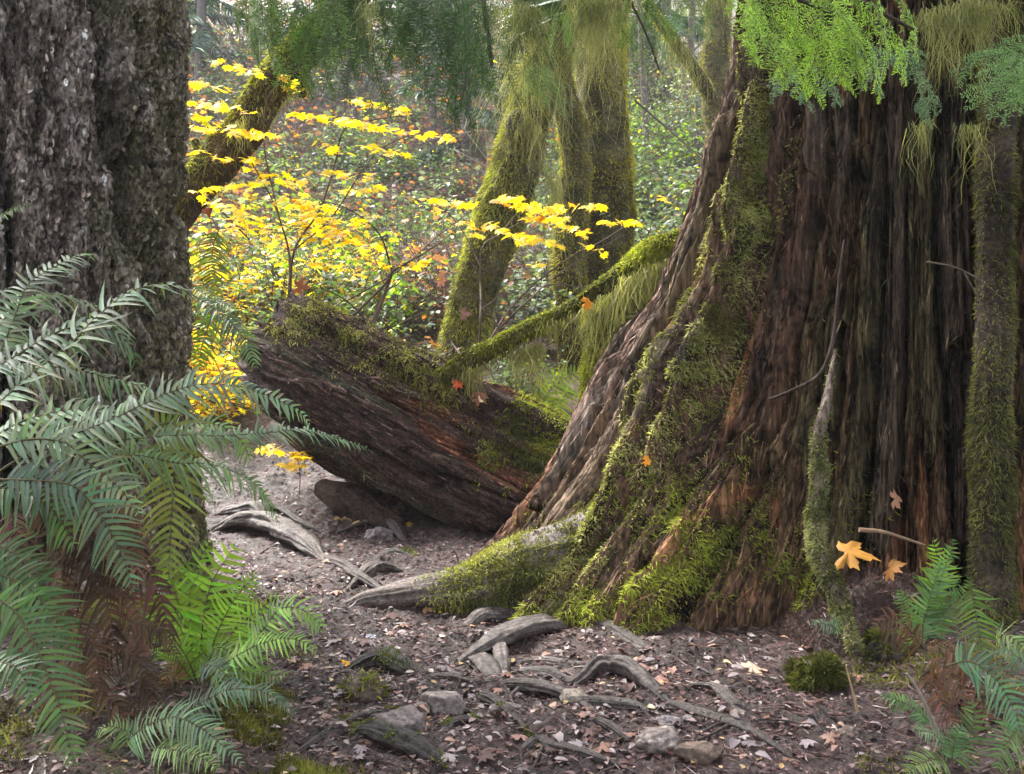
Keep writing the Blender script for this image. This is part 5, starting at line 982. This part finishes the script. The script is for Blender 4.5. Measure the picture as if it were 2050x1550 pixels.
for a in (('angular grey wedge stone in the lower trail', 882, 1410, 50, 34, 1, (.20, .165, .155)), ('broad flat stone sunk at the lower left of the trail', 800, 1455, 66, 42, 2, (.15, .12, .115)), ('buff square stone under the humped root', 1152, 1396, 32, 22, 3, (.24, .20, .165)), ('small pale stone below the buttress root', 966, 1221, 19, 10, 4, (.27, .22, .21)), ('rounded purple grey stone near the log shadow', 757, 1074, 30, 22, 5, (.15, .12, .13), 0, False), ('pale rounded stone at the lower centre right', 1320, 1484, 46, 26, 6, (.22, .18, .165), 0, False), ('flat grey stone right of the root knob', 1226, 1274, 21, 11, 7, (.26, .22, .22)), ('small rounded grey stone near the stump foot', 1313, 1284, 19, 11, 8, (.24, .19, .18), 0, False), ('brown angular stone beside the split root', 1480, 1437, 22, 16, 9, (.19, .15, .13)), ('brown rock at the bottom edge right of centre', 1400, 1512, 48, 26, 10, (.13, .09, .07)), ('low brown rock below the dark hollow', 1700, 1468, 30, 20, 11, (.15, .11, .09)), ('small brown stone by the lime fern', 596, 1199, 15, 12, 12, (.14, .09, .07)), ('small dark stone behind the lime fern tip', 548, 1200, 18, 14, 13, (.12, .08, .07)), ('small grey stone in the lower right trail', 1380, 1440, 14, 8, 14, (.24, .2, .2)), ('grey flat stone half buried near the bottom', 1345, 1445, 30, 10, 15, (.22, .19, .2)), ('moss topped mound of soil at the left trail edge', 724, 1385, 46, 34, 16, (.08, .055, .045), 350, False), ('green moss covered boulder at the right trail edge', 1640, 1358, 50, 44, 17, (.06, .05, .03), 9000, False), ('dark mossy stone behind the dead fronds at right', 1780, 1300, 44, 44, 18, (.05, .04, .03), 1600, False), ('little grey stone in the upper trail', 700, 1125, 12, 8, 19, (.24, .2, .21)), ('flat slab stone beside the wedge stone', 1010, 1420, 34, 14, 20, (.18, .14, .13)), ('small buff stone left of the wedge stone', 838, 1422, 24, 16, 21, (.19, .16, .14))): rock(*a)

# ------------------------------------------------------------------ trail litter (stuff)
def make_litter():
    n = 125000; mb = MB()
    y = 1.7 + 6.3 * rng.random(n) ** 1.35; x = rng.uniform(-1, 1, n) * (.58 * y + .2) ; keep = (x > -.62 * y) ; x, y = x[keep], y[keep]; n = len(x)
    z = G(x, y) + .003; p = V3(x, y, z); xe = -.5 - (y - 2.7) * .46
    tpe = rng.random(n); cl = fbm(p * 3.5, 3); kp = (tpe < .62) | (rng.random(n) < np.clip(.55 + 1.6 * cl, .08, 1)); p, tpe = p[kp], tpe[kp]
    # needles and bark slivers
    k = tpe < .62; m = int(k.sum()); az = rng.uniform(0, 2 * math.pi, m); d = np.stack([np.cos(az), np.sin(az), .18 * rng.normal(size=m) + .06], -1)
    pal = np.array([(.115, .055, .048), (.075, .037, .034), (.17, .10, .092), (.05, .028, .026), (.24, .155, .14)]); c = pal[rng.choice(5, m, p=[.3, .25, .2, .15, .1])] * (1 + .2 * rng.normal(size=(m, 1)))
    blades(mb, p[k], d, rng.uniform(.014, .055, m), rng.uniform(.0014, .0055, m), np.clip(c, .01, .8), rng.normal(size=(m, 3)) * .15)
    # small leaf flakes
    k = ~k; m = int(k.sum()); az = rng.uniform(0, 2 * math.pi, m); X = np.stack([np.cos(az), np.sin(az), .15 * rng.normal(size=m)], -1); Nn = np.stack([.35 * rng.normal(size=m), .35 * rng.normal(size=m), np.ones(m)], -1)
    pal = np.array([(.11, .055, .05), (.16, .097, .097), (.06, .03, .028), (.23, .16, .16), (.36, .24, .11)]); c = pal[rng.choice(5, m, p=[.34, .24, .25, .11, .06])] * (1 + .2 * rng.normal(size=(m, 1)))
    big = rng.random(m) ** 2.4
    inst(mb, OVAL[0], OVAL[1], p[k] + np.array([0, 0, .004]), X, Nn, .007 + .03 * big, np.clip(c, .01, .9))
    tag(mb.build('leaf_litter', M_litter, smooth=False), 'reddish brown needles and leaf scraps strewn over trail and banks', 'litter', kind='stuff')
    # mossy fuzz and debris on banks
    n = 60000; y = 1.8 + 3.4 * rng.random(n); x = np.where(rng.random(n) < .7, -.5 - (y - 2.7) * .46 - rng.random(n) ** .8 * 1.3, 1.02 + (y - 2.9) * .25 + rng.random(n) * .9)
    y = np.concatenate([y, 1.9 + 2.6 * rng.random(30000)]); x = np.concatenate([x, -.5 - (y[n:] - 2.7) * .46 - .22 + .16 * rng.normal(size=30000)])
    p = V3(x, y, G(x, y)); cl = fbm(p * 4 + 60, 3); k = cl > .02; p = p[k]; cl = cl[k]; n = len(p)
    mb = MB(); c = mixc((.08, .075, .025), (.24, .25, .05), np.clip(cl * 2 + .3 * rng.normal(size=n), 0, 1)); blades(mb, p, np.array([[0, 0, 1.]]) + rng.normal(size=(n, 3)) * .6, rng.uniform(.012, .035, n), .004, c, rng.normal(size=(n, 3)) * .3)
    tag(mb.build('ground_moss', M_moss, smooth=False), 'olive moss fuzz covering the soil banks beside the trail', 'moss', kind='stuff')
make_litter()

# ------------------------------------------------------------------ fallen leaves
def lay_leaf(label, pos, size, col, tpl, az, tilt=(0, 0, 1), group=None, curl=1.0, cat='leaf'):
    mb = MB(); tv = tpl[0] * np.array([1, 1, curl * 1.5]); tv[:, 2] += .10 * curl * np.sin(tv[:, 0] * 4 + tv[:, 1] * 3)
    X = np.array([[math.cos(az), math.sin(az), 0]]); c = jitter(col, len(tv), .06, .03)
    inst(mb, tv, tpl[1], np.zeros((1, 3)), X, np.array([tilt], float), size, (1, 1, 1), c)
    o = mb.build('fallen_leaf', M_fallen, smooth=False); o.location = [float(q) for q in pos]; return tag(o, label, cat, group)
def ground_leaf(label, px, py, wpx, col, tpl, az, tilt=(0, -.25, 1), group=None, curl=1.0):
    g = ground_at(px, py); g[2] = G(g[0], g[1]) + .014; return lay_leaf(label, g, wpx / FPX * g[1] * .55, col, tpl, az, tilt, group, curl)
lay_leaf('big orange maple leaf resting against the stump foot', P(1690, 1108, 3.38), .125, (.40, .19, .028), BIGM, -.35, (.25, -.6, .75))
lay_leaf('small orange leaf hanging by its stalk right of the big orange leaf', P(1780, 1138, 3.40), .065, (.30, .13, .028), VINE, -1.2, (.1, -1, .2))
lay_leaf('brown pink leaf stuck on the stump face', P(1790, 1000, 3.60), .07, (.34, .17, .10), BIGM, .6, (0, -1, .3))
lay_leaf('orange leaf caught on the mossy branch', P(1172, 606, 5.45), .065, (.75, .28, .02), VINE, .4, (.2, -.9, .5))
lay_leaf('red leaf on the moss of the log', P(912, 768, 5.62), .065, (.62, .09, .02), VINE, .2, (0, -.6, .8))
lay_leaf('brown leaf lying on the crest of the log', P(955, 795, 5.6), .09, (.24, .09, .05), VINE, .1, (0, -.6, .8))
lay_leaf('cream leaf standing on edge on the log crest', P(958, 800, 5.5), .08, (.62, .58, .34), OVAL, -1.3, (.5, -.9, .2))
lay_leaf('rust red leaf tucked beside the splintered slab of the stump', P(1250, 822, 4.5), .055, (.30, .07, .04), OVAL, 1.2, (0, -1, .2))
lay_leaf('orange leaf on the mossy buttress of the stump', P(1292, 922, 3.95), .035, (.75, .30, .02), VINE, .3, (0, -1, .3))
for k, (x, y, d, s, a_) in enumerate(((415, 430, 5.0, .11, -1.2), (925, 630, 6.2, .075, -.6), (880, 560, 6.6, .07, .5), (595, 575, 6.0, .09, .4), (822, 600, 6.5, .06, -1), (870, 690, 6.6, .07, -1.3))):
    lay_leaf(['curled rust brown leaf dangling beside the fir trunk', 'dull mauve leaf hanging before the leaning maple', 'tan leaf hanging left of the leaning maple', 'brown red maple leaf at the sapling foot on the log', 'brown drooping leaf above the log', 'orange leaf hanging over the lower log crest'][k], P(x, y, d), s, [(.28, .08, .035), (.30, .15, .13), (.42, .20, .12), (.30, .10, .05), (.30, .13, .07), (.70, .30, .04)][k], [OVAL, BIGM, VINE, BIGM, OVAL, VINE][k], a_, (.2, -1, -.15))
for a in (('bright yellow elongated leaf at the foot of the log', 985, 1055, 70, (.75, .52, .05), SLIM, .55, (0, -.5, 1)), ('large pale tan maple leaf flat on the right of the trail', 1500, 1352, 90, (.55, .38, .28), BIGM, .2), ('round pale yellow leaf left of the large tan leaf', 1447, 1332, 34, (.62, .50, .28), OVAL, -.4), ('bluish white leaf in the middle of the trail', 730, 1282, 54, (.36, .36, .42), OVAL, 0.2), ('orange yellow leaf at the left trail edge', 692, 1340, 34, (.75, .38, .02), VINE, 1.2, (0, -.8, .6)), ('peach coloured leaf low on the trail', 845, 1462, 34, (.60, .34, .20), VINE, .8), ('orange maple leaf at the bottom of the trail', 838, 1504, 56, (.62, .30, .10), BIGM, -.6), ('tan leaf with upturned points below the buttress root', 852, 1222, 66, (.40, .21, .13), BIGM, .3), ('small bright yellow scrap below the buttress root', 877, 1231, 18, (.80, .50, .02), OVAL, 0), ('yellow leaf beside the mossy buttress', 1135, 1203, 38, (.72, .46, .05), VINE, .9, (0, -.7, .7)), ('brown ribbed leaf near the mossy buttress', 1170, 1170, 46, (.34, .24, .12), OVAL, .4), ('silvery leaf beside the brown ribbed leaf', 1145, 1175, 36, (.45, .42, .44), OVAL, 2.4), ('largest tan leaf of the pile before the log', 690, 1040, 66, (.52, .33, .16), BIGM, .1), ('ochre leaf on the right of the pile before the log', 720, 1048, 56, (.60, .40, .16), BIGM, 2.6), ('pale ochre leaf at the front of the pile before the log', 668, 1050, 50, (.50, .32, .17), OVAL, .6), ('yellow leaf in the log shadow', 818, 1055, 30, (.60, .38, .05), VINE, .2), ('orange brown leaf standing in the log shadow', 795, 1030, 36, (.42, .17, .05), VINE, 1.4, (0, -1, .3)), ('pinkish slender leaf on the buttress root', 1072, 1098, 40, (.45, .26, .22), SLIM, 1.0, (0, -.8, .5)), ('long brown leaf by the flat sunk stone', 830, 1425, 70, (.36, .21, .17), SLIM, -.6), ('rust leaf near the stump on the right litter', 1555, 1248, 46, (.42, .16, .10), BIGM, .1), ('orange chip of wood near the stump foot', 1460, 1243, 42, (.50, .22, .09), SLIM, -.2), ('peach leaf right of the stump foot litter', 1562, 1285, 40, (.55, .34, .24), SLIM, -.5), ('folded grey leaf near the stump foot', 1500, 1285, 40, (.42, .38, .38), OVAL, .3), ('tiny yellow leaf beside the humped root', 1322, 1388, 16, (.80, .50, .03), OVAL, 0), ('small lemon leaf beside the tiny fern sprig', 1650, 1274, 12, (.75, .65, .02), OVAL, 0)): ground_leaf(*a)
PALE = ('pale lilac grey leaf lying wet on the trail', 'pale wet leaves on the trail', [(.26, .215, .23), (.30, .25, .25), (.20, .165, .18)]); PINK = ('pinkish tan leaf lying on the trail', 'pinkish tan leaves on the trail', [(.30, .17, .14), (.24, .13, .10), (.36, .23, .17)]); DARK = ('dark brown leaf pressed into the trail', 'dark brown leaves on the trail', [(.09, .045, .04), (.13, .07, .06)])
cnt = 0
while cnt < 240:
    px, py = random.uniform(470, 1750), 1040 + 490 * random.random() ** .8
    g = ground_at(px, py); xe = -.50 - (g[1] - 2.7) * .46
    if g[0] < xe + .03 or (px > 1150 and py < 1270) or (py < 1190 and px > 690) : continue
    s = random.choice((PALE, PALE, PINK, PINK, DARK)); t = random.choice((OVAL, SLIM, OVAL, OVAL, VINE2, BIGM))
    g[2] = G(g[0], g[1]) + .009; lay_leaf(s[0], g, random.uniform(.025, .06), random.choice(s[2]), t, random.uniform(0, 6.28), (random.gauss(0, .18), random.gauss(-.1, .2), 1), s[1], random.uniform(.4, 1.3)); cnt += 1

# small sticks
def stick(label, pts, r, col=(.22, .17, .14), d=None):
    g = [P(x, y, d) if d else ground_at(x, y) + np.array([0, 0, .012]) for x, y in pts]; mb = MB(); n = 30; add_tube(mb, spline(np.array(g), n), np.linspace(r, r * .5, n) / FPX * g[0][1], 7, col, lambda u, a_, r_: r_ * .3 * fbm(V3(np.cos(a_), np.sin(a_), u * 12), 2)); o = mb.build('stick', M_twig, loc=g[0]); return tag(o, label, 'stick')
stick('pale curved twig rising from the right corner fern', [(1900, 1515), (1868, 1445), (1840, 1385), (1815, 1348)], 5, (.26, .20, .17), 2.6)
stick('straight tan twig propped against the mossy boulder', [(1717, 1425), (1706, 1380), (1694, 1335)], 3, (.35, .24, .14), 2.95)
stick('brown stick lying across the debris at the stump foot', [(1720, 1060), (1765, 1065), (1810, 1078), (1852, 1092)], 5, (.22, .14, .09), 3.45)
stick('pale bent twigs sticking out at the right of the stump face', [(1855, 524), (1910, 535), (1960, 560), (2010, 600)], 2, (.13, .095, .07), 3.6)
stick('thin drooping twig low on the right stump face', [(1930, 545), (1960, 600), (1985, 660)], 1.6, (.12, .09, .07), 3.6)
stick('short pale twig standing on the trail below the buttress root', [(912, 1220), (925, 1205), (934, 1195)], 3, (.48, .40, .26))
stick('dark thin stick at the centre left of the trail', [(830, 1272), (860, 1283), (888, 1295)], 4, (.06, .045, .04))
stick('reddish slender twig across the left bank', [(270, 1340), (300, 1290), (320, 1240)], 3, (.14, .07, .045), 2.6)

# debris mound at the stump foot
def debris():
    g = P(1760, 1120, 3.55); root = thing('debris_mound', g, 'heap of dark needles and bark crumbs piled against the stump foot', 'debris'); nu, nv = 90, 50; th = np.linspace(0, 2 * math.pi, nu, endpoint=False); rr = np.linspace(0, 1, nv); RR, TH = np.meshgrid(rr, th, indexing='ij')
    x = g[0] + .04 + RR * np.cos(TH) * .42; y = g[1] + .16 + RR * np.sin(TH) * .40; h = .30 * (1 - RR ** 2) ** 1.5 * (1 + .9 * fbm(V3(x * 4, y * 4, 0), 4)) - .05; v = V3(x, y, G(x, y, False) + h + .012 * fbm(V3(x * 30, y * 30, 0), 3)); mb = MB(); mb.add(v, grid_quads(nv, nu, True), col=mixc((.025, .015, .013), (.07, .042, .036), sstep(-.4, .4, fbm(v * 14, 3))).reshape(-1, 3))
    mb.build('soil', M_ground, root, loc=root.location); m2 = MB(); p, nr, k = scatter(v, np.ones(RR.shape), 16000, True); n = len(p); nr = np.where((nr[:, 2:] < 0), -nr, nr)
    blades(m2, p + nr * .004, nr * .5 + rand_unit(n), rng.uniform(.015, .05, n), rng.uniform(.0012, .003, n), jitter((.085, .042, .034), n, .6), rng.normal(size=(n, 3)) * .3); m2.build('needles', M_litter, root, loc=root.location)
debris()

# ------------------------------------------------------------------ haze
def haze():
    m = bpy.data.materials.new('forest_haze'); m.use_nodes = True; nt = m.node_tree; nt.nodes.clear(); o = nt.nodes.new('ShaderNodeOutputMaterial'); p = nt.nodes.new('ShaderNodeVolumePrincipled')
    p.inputs['Color'].default_value = (.86, .92, 1.0, 1); p.inputs['Density'].default_value = .0015; p.inputs['Anisotropy'].default_value = .3; nt.links.new(p.outputs[0], o.inputs['Volume'])
    x, y0, y1, z0, z1 = 52, -12, 52, -2, 18.5
    v = [(a, b, c) for a in (-x, x) for b in (y0, y1) for c in (z0, z1)]; mb = MB(); mb.add(v, [(0, 1, 3, 2), (4, 6, 7, 5), (0, 4, 5, 1), (2, 3, 7, 6), (0, 2, 6, 4), (1, 5, 7, 3)]); tag(mb.build('haze', m, smooth=False), 'thin pale mist filling the forest', 'haze', kind='stuff')
haze()
